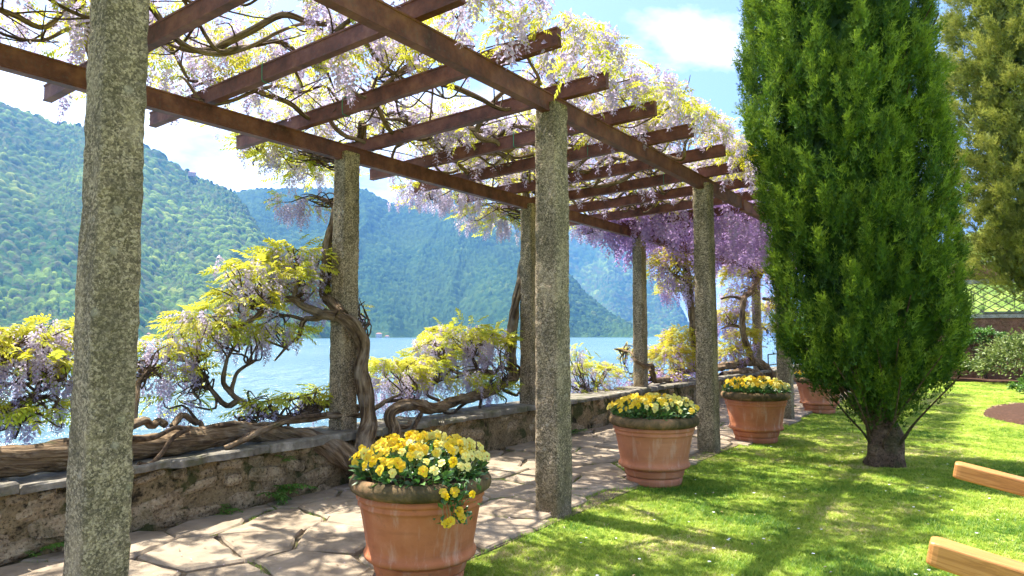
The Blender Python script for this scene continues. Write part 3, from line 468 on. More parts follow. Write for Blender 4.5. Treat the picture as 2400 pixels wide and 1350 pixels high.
for row, (zc, hh, ln) in enumerate([(.405, .085, .20), (.30, .11, .30), (.18, .14, .42), (.05, .14, .50)]):
    y = 1.0 + random.uniform(0, .2)
    while y < 16:
        L = ln * random.uniform(.6, 1.5); y += L / 2
        if random.random() < (.86 if y < 5.2 else .5):
            o = obj('stone', random.choice(RUB), wall)
            o.scale = (random.uniform(.16, .22), L * random.uniform(.8, 1.0), hh * random.uniform(.7, 1.35)); o.location = (-5.236 + random.uniform(-.016, .014) + 5.35, y - 10, zc + random.uniform(-.035, .03)); o.rotation_euler = (random.uniform(-.3, .3), random.uniform(-.06, .06), random.uniform(-.05, .05))
        y += L / 2 + random.uniform(.005, .03)
y = -2.
while y < 23.4:
    L = random.uniform(.6, 1.25); x0, x1 = -5.66 + random.uniform(-.02, .02), -5.075 + random.uniform(-.025, .03)
    poly = [np.array(p) for p in ((x0, y), (x1, y), (x1 + random.uniform(-.02, .02), y + L), (x0, y + L))]
    o = slab('coping_slab', poly, .452 + random.uniform(0, .004), .512 + random.uniform(-.012, .02), M_SLATE, None, inset=.004, jit=.016, step=.09, tilt=.010, bev=.014)
    o.parent = wall; o.location = (o.location.x + 5.35, o.location.y - 10, 0); y += L

# ------------------------------------------------------------------ pergola
perg = thing('pergola', 'long pergola of hewn granite pillars carrying rust-red steel beams and rafters', 'pergola', (-4.2, 4, 0))
def pillar(x, y, z0, z1, side, seed, lean=(0, 0)):
    nl, ns = (110, 52) if y < 5 else (60, 32); a = np.linspace(0, 2 * pi, ns, endpoint=False); zz = np.linspace(z0, z1, nl)
    rr = 1 / (np.abs(np.cos(a)) ** 11 + np.abs(np.sin(a)) ** 11) ** (1 / 11)
    V = np.zeros((nl, ns, 3)); t = (zz - z0) / (z1 - z0); s = side / 2 * (1.04 - .10 * t)
    V[..., 0] = np.cos(a)[None] * rr[None] * s[:, None]; V[..., 1] = np.sin(a)[None] * rr[None] * s[:, None]; V[..., 2] = zz[:, None]
    q = V.reshape(-1, 3); n = np.stack([np.tile(np.cos(a), nl), np.tile(np.sin(a), nl), np.zeros(nl * ns)], 1)
    q2 = q + seed * 13.7; dsp = fbm(q2 * [6, 6, 4], 3, seed) * .008 + fbm(q2 * [22, 22, 20], 4, seed + 4, .7) * .012
    q = q + n * dsp[:, None]; q[:, 0] += q[:, 2] * lean[0]; q[:, 1] += q[:, 2] * lean[1]
    V = np.vstack([q, [[z1 * lean[0], z1 * lean[1], z1]]]); i = np.arange(ns); k = nl * ns
    return part('pillar', V, [grid_faces(nl, ns, True), np.stack([i + (nl - 1) * ns, (i + 1) % ns + (nl - 1) * ns, np.full(ns, k)], 1)], M_GRAN, perg, smooth=True, loc=(x + 4.2, y - 4, 0))
for k, (y, s) in enumerate([(1.335, .18), (4.83, .222), (8.52, .225), (12.4, .225), (16.2, .225), (20.0, .225)]): pillar(-3.0, y, -.1, 3.40, s, k + 1, (random.uniform(-.004, .004), random.uniform(-.003, .003)))
for k, (y, s) in enumerate([(1.0, .2), (4.64, .205), (7.98, .205), (11.64, .21), (15.4, .21), (19.2, .21)]): pillar(-5.35, y, .2, 3.31, s, k + 11, (random.uniform(-.003, .003), random.uniform(-.003, .003)))
def beam(name, p0, p1, w, h, wob=.004):
    p0, p1 = np.array(p0, float), np.array(p1, float); d = p1 - p0; L = np.linalg.norm(d); d /= L
    s = np.cross(d, [0, 0, 1.]); s /= np.linalg.norm(s); u = np.cross(s, d)
    w /= 2; e = .007; f = .013
    pr = [(-w, 0), (w, 0), (w, f), (w - e, f + .004), (w - e, h - f - .004), (w, h - f), (w, h), (-w, h), (-w, h - f), (-w + e, h - f - .004), (-w + e, f + .004), (-w, f)]
    n = max(4, int(L / .35)); m = len(pr); V = np.zeros((n, m, 3))
    for i, t in enumerate(np.linspace(0, L, n)):
        off = u * fbm(np.array([[t * .6 + p0[1] * 3, p0[0], 0]]), 2, 4)[0] * wob
        for j, (a, b) in enumerate(pr): V[i, j] = p0 + d * t + s * a + u * b + off
    c = np.arange(m)
    o = part(name, V.reshape(-1, 3) - np.array(perg.location), [grid_faces(n, m, True), np.array([c[::-1], c + (n - 1) * m])], M_RUST, perg)
    return o
beam('beam', (-3.0, -3.0, 3.315), (-3.0, 10.02, 3.325), .08, .16); beam('beam', (-3.02, 10.2, 3.315), (-3.02, 21.0, 3.325), .08, .16)
beam('beam', (-5.35, -3.0, 3.225), (-5.35, 21.0, 3.245), .08, .16)
RAFT = [-1.3, -.4, .5, 1.4, 2.3, 3.16, 4.05, 4.97, 5.86, 6.75, 7.66, 8.56, 9.46, 10.4, 11.3, 12.2, 13.1, 14.0, 14.9, 15.8, 16.7, 17.6, 18.5, 19.4, 20.3]
for k, y in enumerate(RAFT):
    xe = -2.5 + random.uniform(-.06, .06) - (.12 if k == 5 else 0)
    beam('rafter', (xe, y + random.uniform(-.02, .02), 3.505), (-6.36 + random.uniform(-.06, .06), y + random.uniform(-.02, .02), 3.393), .066, .135)
M_TIE = mk_plain('green_twine', (.01, .22, .12), .5)
for (x, y) in [(-4.6, 3.16), (-4.1, 5.86), (-3.7, 6.75), (-3.55, 8.56), (-4.7, 4.05)]:
    z = 3.383 + (x + 6.36) / 3.86 * .122; a = np.linspace(0, 2 * pi, 13)
    P = np.stack([np.full(13, x), y + .046 * np.sign(np.cos(a)) * np.abs(np.cos(a)) ** .3, z + .075 + .085 * np.sign(np.sin(a)) * np.abs(np.sin(a)) ** .3], 1); P[:, 0] += np.linspace(0, .01, 13)
    Vt, Ft = tube(P, .0032, 5); part('tie', Vt - np.array(perg.location), Ft, M_TIE, perg)

# ------------------------------------------------------------------ wisterias
def leaf_template(nl=6, seed=0):               # pinnate leaf along +Y, length 1, leaflets drooping towards -Z
    r = random.Random(seed); V = []; F = []
    def leaflet(p, d, L, w, droop):
        d = np.array(d, float); d /= np.linalg.norm(d); s = np.cross(d, [0, 0, 1.]); b = len(V)
        dr = np.array([0, 0, -droop * L])
        V.extend([p, p + d * L * .45 + s * w + dr * .25, p + d * L + dr, p + d * L * .45 - s * w + dr * .25]); F.append([b, b + 1, b + 2, b + 3])
    for i in range(nl):
        t = .22 + .70 * i / (nl - 1); p = np.array([0, t, -.35 * t * t])
        for sg in (-1, 1): leaflet(p, (sg * .95, .55 + .2 * r.random(), r.uniform(-.25, .1)), .30 * (1 - .3 * abs(t - .5)) * r.uniform(.85, 1.1), .062, r.uniform(.2, .7))
    leaflet(np.array([0, .95, -.33]), (0, 1, -.3), .28, .06, .4)
    V.extend([np.array([-.007, 0, 0]), np.array([.007, 0, 0]), np.array([.005, .55, -.106]), np.array([-.005, .55, -.106]), np.array([.003, .96, -.33]), np.array([-.003, .96, -.33])])
    b = len(V) - 6; F += [[b, b + 1, b + 2, b + 3], [b + 3, b + 2, b + 4, b + 5]]
    return np.array(V), np.array(F)
def raceme_template(n=38, seed=0, fat=.20, keel=True):    # hanging along -Z, length 1
    r = np.random.default_rng(seed); V = []; F = []; T = []
    for i in range(n):
        t = .06 + .93 * (i / (n - 1)) ** .92; a = i * 2.399 + r.uniform(-.3, .3); R = fat * (1 - t) ** .55 * r.uniform(.6, 1.1) + .012
        o = np.array([cos(a), sin(a), 0]); p = np.array([.04 * sin(t * 5 + seed), .04 * cos(t * 4), -t]) + o * R + np.array([0, 0, .03])
        s = (.068 * (1 - t) ** .35 + .014) * r.uniform(.8, 1.2); side = np.array([-sin(a), cos(a), 0]); nrm = o * .7 + np.array([0, 0, r.uniform(-.5, .9)])
        nrm /= np.linalg.norm(nrm); up = np.cross(nrm, side); b = len(V)
        V.extend([p - side * s * .9, p - up * s * .5 + o * s * .3, p + side * s * .9, p + up * s * 1.1]); F.append([b, b + 1, b + 2, b + 3])
        T.extend([t * .6] * 4)
        if not keel: continue
        V.extend([p + o * s * .1 + up * s * .2, p + o * s * 1.3 - up * s * .9 + side * s * .3, p + o * s * 1.3 - up * s * .9 - side * s * .3]); F.append([b + 4, b + 5, b + 6, b + 6])
        T.extend([min(1, t * .5 + .45)] * 3)
    V = np.array(V); q = np.array([f for f in F if f[2] != f[3]]); tr = np.array([f[:3] for f in F if f[2] == f[3]])
    b = len(V); V = np.vstack([V, [[-.008, 0, 0], [.008, 0, 0], [.004, .01, -1], [-.004, .01, -1]]]); q = np.vstack([q, [[b, b + 1, b + 2, b + 3]]]); T += [.9] * 4
    return V, [q, tr] if keel else [q], np.array(T)
LEAF_T = [leaf_template(5 + (i % 3), i) for i in range(5)]
RAC_T = [raceme_template(26 + 3 * i, i, .14 + .02 * i) for i in range(5)]
RAC_F = [raceme_template(27 + 2 * i, i + 5, .17 + .02 * i, False) for i in range(5)]
LEAF_M = [mesh('leaf', *t, M_WLEAF_O) for t in LEAF_T]
def rac_mesh(m): return [mesh('raceme', t[0], t[1], m, attrs={'tone': t[2]}) for t in RAC_T]
RAC_L, RAC_P = rac_mesh(M_LIL_O), rac_mesh(M_PUR_O)
CAMP = np.array([0, 0, 1.45])
def wist_foliage(root, LP, LD, LS, RP, RS, mleaf, mblo, racm, single=150, own_leaf=True, ract=None):
    base = np.array(root.location); LP, LD, RP = np.array(LP), np.array(LD), np.array(RP); LS, RS = np.array(LS), np.array(RS)
    LM = frames(LD, np.tile([0, 0, 1.], (len(LD), 1)), RNG.normal(0, .5, len(LD)))
    d = RNG.normal(0, .13, (len(RP), 2)); ax = np.column_stack([d, np.ones(len(RP))]); RM = frames(np.cross(ax, np.tile([1., 0, 0], (len(ax), 1))), ax)
    ang = RNG.random(len(RP)) * 6.28; c, s = np.cos(ang), np.sin(ang); RZ = np.zeros((len(RP), 3, 3)); RZ[:, 0, 0] = c; RZ[:, 0, 1] = -s; RZ[:, 1, 0] = s; RZ[:, 1, 1] = c; RZ[:, 2, 2] = 1
    RM = RM @ RZ
    app = RS / (np.linalg.norm(RP - CAMP, axis=1) + .1); pick = set(np.argsort(-app)[:single].tolist())
    lapp = LS / (np.linalg.norm(LP - CAMP, axis=1) + .1); lpick = set(np.argsort(-lapp)[:single].tolist()) if own_leaf else set()
    for i in pick:
        o = obj('raceme', racm[i % 5], root); o.matrix_local = mat4(RM[i], RP[i] - base, RS[i])
    for i in lpick:
        o = obj('leaf', LEAF_M[i % 5], root); o.matrix_local = mat4(LM[i], LP[i] - base, LS[i])
    def joined(name, P, M, S, T, mat, skip, tone):
        Vs, Fs, R_, A_ = [], {}, [], []; n0 = 0
        for k in range(5):
            ii = np.array([i for i in range(k, len(P), 5) if i not in skip], int)
            if not len(ii): continue
            v, f, r, *a = inst(T[k][0], T[k][1], M[ii], P[ii] - base, S[ii], T[k][2] if tone else None)
            for g in f: Fs.setdefault(g.shape[1], []).append(g + n0)
            Vs.append(v); R_.append(r); n0 += len(v)
            if tone: A_.append(a[0])
        at = {'rnd': np.concatenate(R_)}
        if tone: at['tone'] = np.concatenate(A_)
        part(name, np.vstack(Vs), [np.concatenate(x) for x in Fs.values()], mat, root, attrs=at, kind='stuff')
    joined('blossoms', RP, RM, RS, ract or RAC_T, mblo, pick, True); joined('foliage', LP, LM, LS, LEAF_T, mleaf, lpick, False)
def clump_points(cl, kl=1., kr=1., rs=(.12, .27)):
    LP, LD, LS, RP, RS = [], [], [], [], []
    for x, y, z, rh, rz, a, b in cl:
        n = int(330 * rh * rh * a * kl) + int(110 * rh * a * kl) + 3
        for _ in range(n):
            t = random.uniform(0, 2 * pi); w = math.sqrt(random.random()); h = math.sqrt(max(0, 1 - w * w)) * random.uniform(.35, 1.05)
            p = (x + rh * w * cos(t) * .9, y + rh * w * sin(t) * .9, z + rz * (h - random.random() ** 3 * .8))
            LP.append(p); LD.append((cos(t) * (.4 + w) + random.gauss(0, .45), sin(t) * (.4 + w) + random.gauss(0, .45), random.gauss(.1, .35))); LS.append(random.uniform(.12, .21))
        n = int(210 * rh * rh * b * kr) + int(45 * rh * b * kr) + 3
        for _ in range(n):
            t = random.uniform(0, 2 * pi); w = math.sqrt(random.random())
            RP.append((x + rh * w * cos(t), y + rh * w * sin(t), z + rz * random.uniform(-.7, .85))); RS.append(random.uniform(*rs))
    return LP, LD, LS, RP, RS
def twigs_for(cl, anchors, k=11):
    mb = MB(); A = np.array(anchors)
    for x, y, z, rh, rz, a, b in cl:
        for _ in range(k):
            t = random.uniform(0, 2 * pi); w = random.uniform(.3, 1.); e = np.array([x + rh * w * cos(t), y + rh * w * sin(t), z + rz * random.uniform(-.1, .8)])
            near = np.argsort(np.linalg.norm(A - np.array([x, y, z - rz * .5]), axis=1))[:6]; s = A[random.choice(list(near))]
            if np.linalg.norm(e - s) > 1.1: s = np.array([x, y, z - rz * .4]) + RNG.normal(0, .05, 3)
            m1 = s + (e - s) * .35 + RNG.normal(0, .06, 3); m2 = s + (e - s) * .7 + RNG.normal(0, .05, 3)
            P = spline([s, m1, m2, e], 9); mb.add(*tube(P, np.linspace(random.uniform(.009, .016), .003, 9), 5))
    return mb
def bark_attrs(P, rr, seg):                   # direction round the stem and length along it
    a = np.linspace(0, 2 * pi, seg, endpoint=False); L = np.concatenate([[0], np.cumsum(np.linalg.norm(np.diff(P, axis=0), axis=1))]); rm = np.maximum(np.asarray(rr), .02)
    ca = (np.cos(a)[None] * rm[:, None]).ravel(); sa = (np.sin(a)[None] * rm[:, None]).ravel(); ln = np.repeat(L * .14, seg)
    return {'ca': np.append(ca, [0, 0]), 'sa': np.append(sa, [0, 0]), 'ln': np.append(ln, [0, L[-1] * .14])}
def vine(name, label, key, loc, extra_anchor=None):
    root = thing(name, label, 'wisteria', loc); base = np.array(loc); anchors = []
    for i, (pts, r0, r1) in enumerate(VINES[key]):
        L = np.sum(np.linalg.norm(np.diff(np.array(pts), axis=0), axis=1)); big = max(r0, r1) > .06
        n = max(10, int(L / (.035 if big else .05))); P = spline(pts, n)
        if not big: P += np.stack([fbm(P * 5 + i, 2, 31), fbm(P * 5 + i, 2, 37), fbm(P * 5 + i, 2, 41)], 1) * min(.03, r0 * .8)
        rr = np.linspace(r0, r1, n) * (1 + .14 * fbm(P * 4 + i * 3, 2, 17)); 
        if i == 0 and key == 'near': rr *= 1 + .10 * np.sin(np.linspace(0, 9, n))
        v, f = tube(P, rr, 28 if big else 9, .38 if big else .25, .05 if big else .02, i, .08 if big else .03)
        sg_ = 28 if big else 9
        part('trunk' if big else 'branch', v - base, f, M_BARK if max(r0, r1) > .025 else M_TWIG, root, smooth=True, attrs=bark_attrs(P, rr, sg_)); anchors += list(P[len(P) // 3:])
    tw = twigs_for(CLUMPS[key], anchors); 
    return root, tw
def canopy_branches(mb, root, n, y0, y1, base, seed):
    r = random.Random(seed); out = []
    for i in range(n):
        p = np.array([r.uniform(-6.0, -4.6), r.uniform(y0, y1), 3.68]); h = r.uniform(-1.2, 1.2); P = [p.copy()]; st = r.uniform(.16, .24); k = r.randint(9, 17)
        for j in range(k):
            h += r.gauss(0, .42); p = p + np.array([cos(h), sin(h), 0]) * st; p[2] = 3.66 + .12 * sin(j * .9 + i) + r.gauss(0, .04) + (.1 if j > k * .6 else 0)
            if p[0] < -6.5: h = 0.
            if p[0] > -2.5: break
            P.append(p.copy())
        if len(P) < 4: continue
        S = spline(P, len(P) * 4); r0 = r.choice([.012, .016, .022, .03, .038]); R_ = np.linspace(r0, .005, len(S)) * np.clip(np.linspace(.12, 5, len(S)), 0, 1)
        if r0 > .02:
            v, f = tube(S, R_, 8, .2, .02, i); part('branch', v - base, f, M_BARK, root, smooth=True, attrs=bark_attrs(S, R_, 8))
        else: mb.add(*tube(S, R_, 6))
        for _ in range(8):                       # side shoots
            s = S[r.randrange(4, len(S))]; e = s + np.array([r.gauss(0, .22), r.gauss(0, .25), r.uniform(-.08, .22)]); e[0] = min(e[0], -2.45); m = (s + e) / 2 + np.array([r.gauss(0, .07), r.gauss(0, .07), r.gauss(0, .05)])
            mb.add(*tube(spline([s, m, e], 8), np.linspace(.008, .003, 8), 5))
def canopy_points(y0, y1, nl, nr, seed, x0=-6.7, x1=-2.3, gap=.44):
    r = np.random.default_rng(seed); LP, LD, LS, RP, RS = [], [], [], [], []
    def pos(n):
        p = np.column_stack([r.uniform(x0, x1, n * 3), r.uniform(y0, y1, n * 3), np.zeros(n * 3)]); d = vnoise(p * [1.3, 1.3, 0] + 3, 51) * .5 + vnoise(p * [4, 4, 0], 53) * .5
        return p[d > gap][:n]
    P = pos(nl); edge = np.clip(np.minimum(x1 - P[:, 0], P[:, 0] - x0) / .6, 0, 1)
    P[:, 2] = 3.60 + .06 * edge + r.random(len(P)) * (.18 + .30 * edge) + fbm(P * [1.1, 1.1, 0], 2, 57) * .12; a = r.random(len(P)) * 6.28
    D = np.column_stack([np.cos(a), np.sin(a), r.normal(-.05, .35, len(P))]); Q = pos(nr); edge = np.clip(np.minimum(x1 - Q[:, 0], Q[:, 0] - x0) / .5, 0, 1)
    Q[:, 2] = 3.74 + .08 * edge + r.random(len(Q)) * (.12 + .30 * edge) + fbm(Q * [1.1, 1.1, 0], 2, 57) * .10; S = r.uniform(.12, .27, len(Q)); long = r.random(len(Q)) < .17; S[long] *= 1.5; Q[long, 2] -= .14
    return P, D, r.uniform(.10, .19, len(P)), Q, S
def join_pts(*sets): return [np.concatenate([np.asarray(s[i]).reshape(-1, 3) if i in (0, 1, 3) else np.asarray(s[i]) for s in sets]) for i in range(5)]

w1, tw1 = vine('wisteria_vine', 'lilac wisteria whose massive trunk lies along the wall coping and climbs the nearest lakeside pillar', 'near', (-4.95, 4.95, 0))
canopy_branches(tw1, w1, 46, -1.0, 6.6, np.array(w1.location), 5)
wist_foliage(w1, *join_pts(clump_points(CLUMPS['near']), canopy_points(-1.6, 6.6, 3300, 2200, 61, gap=.46)), M_WLEAF, M_LIL, RAC_L, 220)
for m in tw1.V: m -= np.array(w1.location)
tw1.build('twigs', M_TWIG, w1, smooth=True, kind='stuff')
w2, tw2 = vine('wisteria_vine', 'lilac wisteria with a bare twisted stump arching over the wall beside the second lakeside pillar', 'mid', (-4.98, 5.3, 0))
canopy_branches(tw2, w2, 34, 6.6, 11.0, np.array(w2.location), 8)
wist_foliage(w2, *join_pts(clump_points(CLUMPS['mid']), canopy_points(6.6, 11.2, 2400, 1800, 67, gap=.45)), M_WLEAF, M_LIL, RAC_L, 180)
for m in tw2.V: m -= np.array(w2.location)
tw2.build('twigs', M_TWIG, w2, smooth=True, kind='stuff')
w3, tw3 = vine('wisteria_vine', 'deep purple wisteria massed under the far end of the pergola with heavy coiled trunks', 'far', (-5.0, 19.5, 0))
canopy_branches(tw3, w3, 20, 11.0, 19.0, np.array(w3.location), 9)
pp = canopy_points(10.9, 20.5, 900, 3300, 71, -6.3, -2.35, .30); pp[3][:, 2] -= .20; pp[4][:] *= 1.9
wist_foliage(w3, *join_pts(clump_points(CLUMPS['far'], 2.1, .5, (.22, .42)), pp), M_WLEAF2, M_PUR, RAC_P, 200, False, RAC_F)
for m in tw3.V: m -= np.array(w3.location)
tw3.build('twigs', M_TWIG, w3, smooth=True, kind='stuff')
# ------------------------------------------------------------------ terracotta pots with pansies
POT = [(.0, 0), (.262, 0), (.272, .03), (.275, .06), (.262, .075), (.285, .085), (.292, .115), (.300, .145), (.288, .155), (.335, .165), (.350, .178), (.352, .195), (.340, .215), (.335, .24), (.345, .30), (.362, .40), (.377, .475), (.382, .485), (.392, .495), (.390, .51), (.388, .525), (.402, .535), (.402, .55), (.395, .562), (.398, .575), (.375, .58), (.36, .57), (.36, .40), (0, .40)]
RIMP = [(.365, .562), (.392, .563), (.418, .572), (.440, .588), (.448, .61), (.445, .635), (.432, .655), (.412, .668), (.392, .668), (.375, .655), (.366, .62), (.365, .562)]
def smooth_prof(p, k=3):
    p = np.array(p, float); out = [p[0]]
    for a, b in zip(p[:-1], p[1:]): out += [a + (b - a) * (i + 1) / k for i in range(k)]
    return np.array(out)
POT_ME = mesh('pot_body', *lathe(smooth_prof(POT, 2), 72, .004, 1), M_TERRA, smooth=True)
RIM_ME = mesh('pot_rim', *lathe(smooth_prof(RIMP, 2), 72, .012, 2), M_RIM, smooth=True)
sv, sf = lathe([(0.0, .625), (.15, .62), (.30, .612), (.374, .60)], 40, .0); sv[:, 2] += fbm(sv * 14, 3, 3) * .012
SOIL_ME = mesh('soil', sv, sf, M_SOIL, smooth=True)
def pansy_mesh(mat, seed):
    r = random.Random(seed); mb = MB()
    spec = [(90 + 28, .50, .44), (90 - 28, .50, .44), (172, .48, .42), (8, .48, .42), (-90, .50, .50)]
    for k, (a, d, R) in enumerate(spec):
        a = radians(a + r.uniform(-6, 6)); cx, cyy = cos(a) * d, sin(a) * d; n = 9; t = np.linspace(0, 2 * pi, n, endpoint=False)
        rad = R * (1 + .10 * np.sin(t * 3 + r.uniform(0, 6))); z = .05 * k + .16 * np.sin(t * 2 + r.uniform(0, 6)) * .5
        ring = np.stack([cx + rad * np.cos(t), cyy + rad * np.sin(t), z - .10 * (np.hypot(cx + rad * np.cos(t), cyy + rad * np.sin(t)) ** 2) + .06], 1)
        V = np.vstack([ring, [[cx * .9, cyy * .9, .06 + .03 * k]]]); i = np.arange(n)
        mb.add(V, np.stack([i, (i + 1) % n, np.full(n, n)], 1), 0)
    t = np.linspace(0, 2 * pi, 6, endpoint=False); V = np.vstack([np.stack([.17 * np.cos(t), .17 * np.sin(t) - .04, np.full(6, .24)], 1), [[0, -.04, .30]]]); i = np.arange(6)
    mb.add(V, np.stack([i, (i + 1) % 6, np.full(6, 6)], 1), 1)
    return mb.mesh('flower', [mat, M_ORA])
PAN = [pansy_mesh(M_YEL, 1), pansy_mesh(M_YEL, 2), pansy_mesh(M_PALE, 3), pansy_mesh(M_PALE, 4)]
PL = (np.array([[0, 0, 0], [.28, .4, .06], [0, 1, -.1], [-.28, .4, .06], [0, .5, -.04]], float), np.array([[0, 1, 4], [1, 2, 4], [2, 3, 4], [3, 0, 4]]))
def pansies(label, px, py, n, hgt, trail, seed, palebias, sc=1.):
    r = random.Random(seed); rg = np.random.default_rng(seed); root = thing('pansy_clump', label, 'pansies', (px, py, .60 * sc), 'pansies in the terracotta pots'); root.scale = (sc, sc, sc)
    P, D = [], []; tocam = np.array([-px, -py, .4]); tocam /= np.linalg.norm(tocam)
    side = np.array([tocam[1], -tocam[0], 0]) * -1
    def top(w): return .05 + hgt * math.sqrt(max(0, 1 - w * w * .9))
    m = 1300; t = rg.random(m) * 6.28; w = np.sqrt(rg.random(m)); pos = np.stack([w * .40 * np.cos(t), w * .40 * np.sin(t), [.02 + top(x) * rg.uniform(.15, .92) for x in w]], 1)
    dr = np.stack([np.cos(t) * w + rg.normal(0, .5, m), np.sin(t) * w + rg.normal(0, .5, m), rg.uniform(-.1, 1., m)], 1); S = rg.uniform(.035, .075, m)
    if trail:
        k = 130; tt = rg.random(k); q = tocam[None] * np.array([1, 1, 0]) * (.40 + .06 * tt[:, None]) + side[None] * (.20 + rg.normal(0, .05, k))[:, None]; q[:, 2] = .10 - tt * .25
        pos = np.vstack([pos, q]); dr = np.vstack([dr, rg.normal(0, .6, (k, 3)) + tocam]); S = np.concatenate([S, rg.uniform(.03, .06, k)])
    V, F, R_ = inst(PL[0], PL[1], frames(dr, np.tile([0, 0, 1.], (len(dr), 1)), rg.normal(0, .6, len(dr))), pos, S)
    part('foliage', V, F, M_PLEAF, root, attrs={'rnd': R_}, kind='stuff')
    stems = MB()
    def flower(p, d, s, pale):
        o = obj('flower', PAN[(2 if pale else 0) + r.randrange(2)], root); d = np.array(d) / np.linalg.norm(d); u = np.array([0, 0, 1.]) - d * d[2]; u /= np.linalg.norm(u) + 1e-6
        x = np.cross(u, d); a = r.uniform(-.5, .5); M = np.stack([x * cos(a) + u * sin(a), u * cos(a) - x * sin(a), d], -1); o.matrix_local = mat4(M, p, s)
        b = np.array([p[0] * .85, p[1] * .85, max(.0, p[2] - .12)]); stems.add(*tube(spline([b, (b + np.array(p)) / 2 + RNG.normal(0, .008, 3), np.array(p) - d * .004], 4), .0025, 4))
    k = 0; tries = 0; done = []
    while k < n and tries < n * 12:
        tries += 1; t = r.uniform(0, 2 * pi); w = math.sqrt(r.random()); p = np.array([w * .44 * cos(t), w * .44 * sin(t), .035 + top(w) * r.uniform(.86, 1.12)])
        if any(np.linalg.norm(p - q) < .036 for q in done): continue
        done.append(p); d = np.array([cos(t) * w * .8, sin(t) * w * .8, .35]) + tocam * .55 + np.array([r.gauss(0, .35), r.gauss(0, .35), r.gauss(0, .25)])
        pale = r.random() < min(.9, max(.04, palebias + 1.1 * np.dot(p, side) / .44 * .6)); flower(p, d, r.uniform(.024, .037), pale); k += 1
    if trail:
        for _ in range(9):
            tt = r.random(); p = tocam * np.array([1, 1, 0]) * (.44 + .05 * tt) + side * (.2 + r.gauss(0, .05)); p[2] = .09 - tt * .27; flower(p, tocam + np.array([r.gauss(0, .4), r.gauss(0, .4), r.gauss(0, .3)]), r.uniform(.026, .036), False)
    stems.build('stems', M_STEM, root, kind='stuff')
POTS = [(-2.865, 3.10, 190, .19, True, .32, 'nearest large terracotta pot, cropped by the bottom of the frame', 'nearest pot, with trailing stems over its rim', .95),
        (-2.84, 6.47, 170, .16, False, .30, 'terracotta pot standing on the lawn edge between the second and third garden pillars', 'pot between the second and third garden pillars', 1.0),
        (-2.77, 9.77, 150, .15, False, .22, 'terracotta pot beside the third garden pillar, left of the cypress', 'pot just left of the cypress', 1.03),
        (-2.80, 14.1, 60, .13, False, .2, 'farthest terracotta pot, half hidden behind the cypress crown', 'farthest pot, mostly hidden by the cypress', 1.0)]
for k, (x, y, n, hg, tr, pb, lab, lab2, sc) in enumerate(POTS):
    z = float(ground_z([x], [y])[0]); p = thing('terracotta_pot', lab, 'pot', (x, y, z), 'terracotta pots along the path')
    p.rotation_euler = (0, 0, k * 1.3); p.scale = (sc, sc, sc)
    for nm, me in (('pot_body', POT_ME), ('pot_rim', RIM_ME), ('soil', SOIL_ME)): obj(nm, me, p)
    pansies('yellow pansies filling the ' + lab2, x, y, n, hg, tr, 40 + k, pb, sc)

# ------------------------------------------------------------------ cypresses
def spray_template(seed, n=2, fw=1.):                 # flat feathery spray along +Y, length 1
    r = random.Random(seed); V = []; F = []
    def blade(p, d, L, w):
        d = np.array(d, float); d /= np.linalg.norm(d); s = np.cross(d, [0, 0, 1.]); s /= np.linalg.norm(s) + 1e-9; b = len(V)
        V.extend([p - s * w * fw, p + s * w * fw, p + d * L + np.array([0, 0, r.uniform(-.05, .05)])]); F.append([b, b + 1, b + 2])
    blade(np.array([0, 0, 0.]), (0, 1, 0), 1., .05)
    for i in range(n):
        t = .05 + .6 * i / (n - 1)
        for sg in (-1, 1): blade(np.array([0, t, 0.]), (sg * (.62 + .2 * r.random()), 1, r.uniform(-.35, .35)), .62 * (1.15 - t) * r.uniform(.8, 1.2), .045)
    return np.array(V), np.array(F)
SPR = [spray_template(i) for i in range(4)]; SPC = spray_template(9, 6, 1.6)
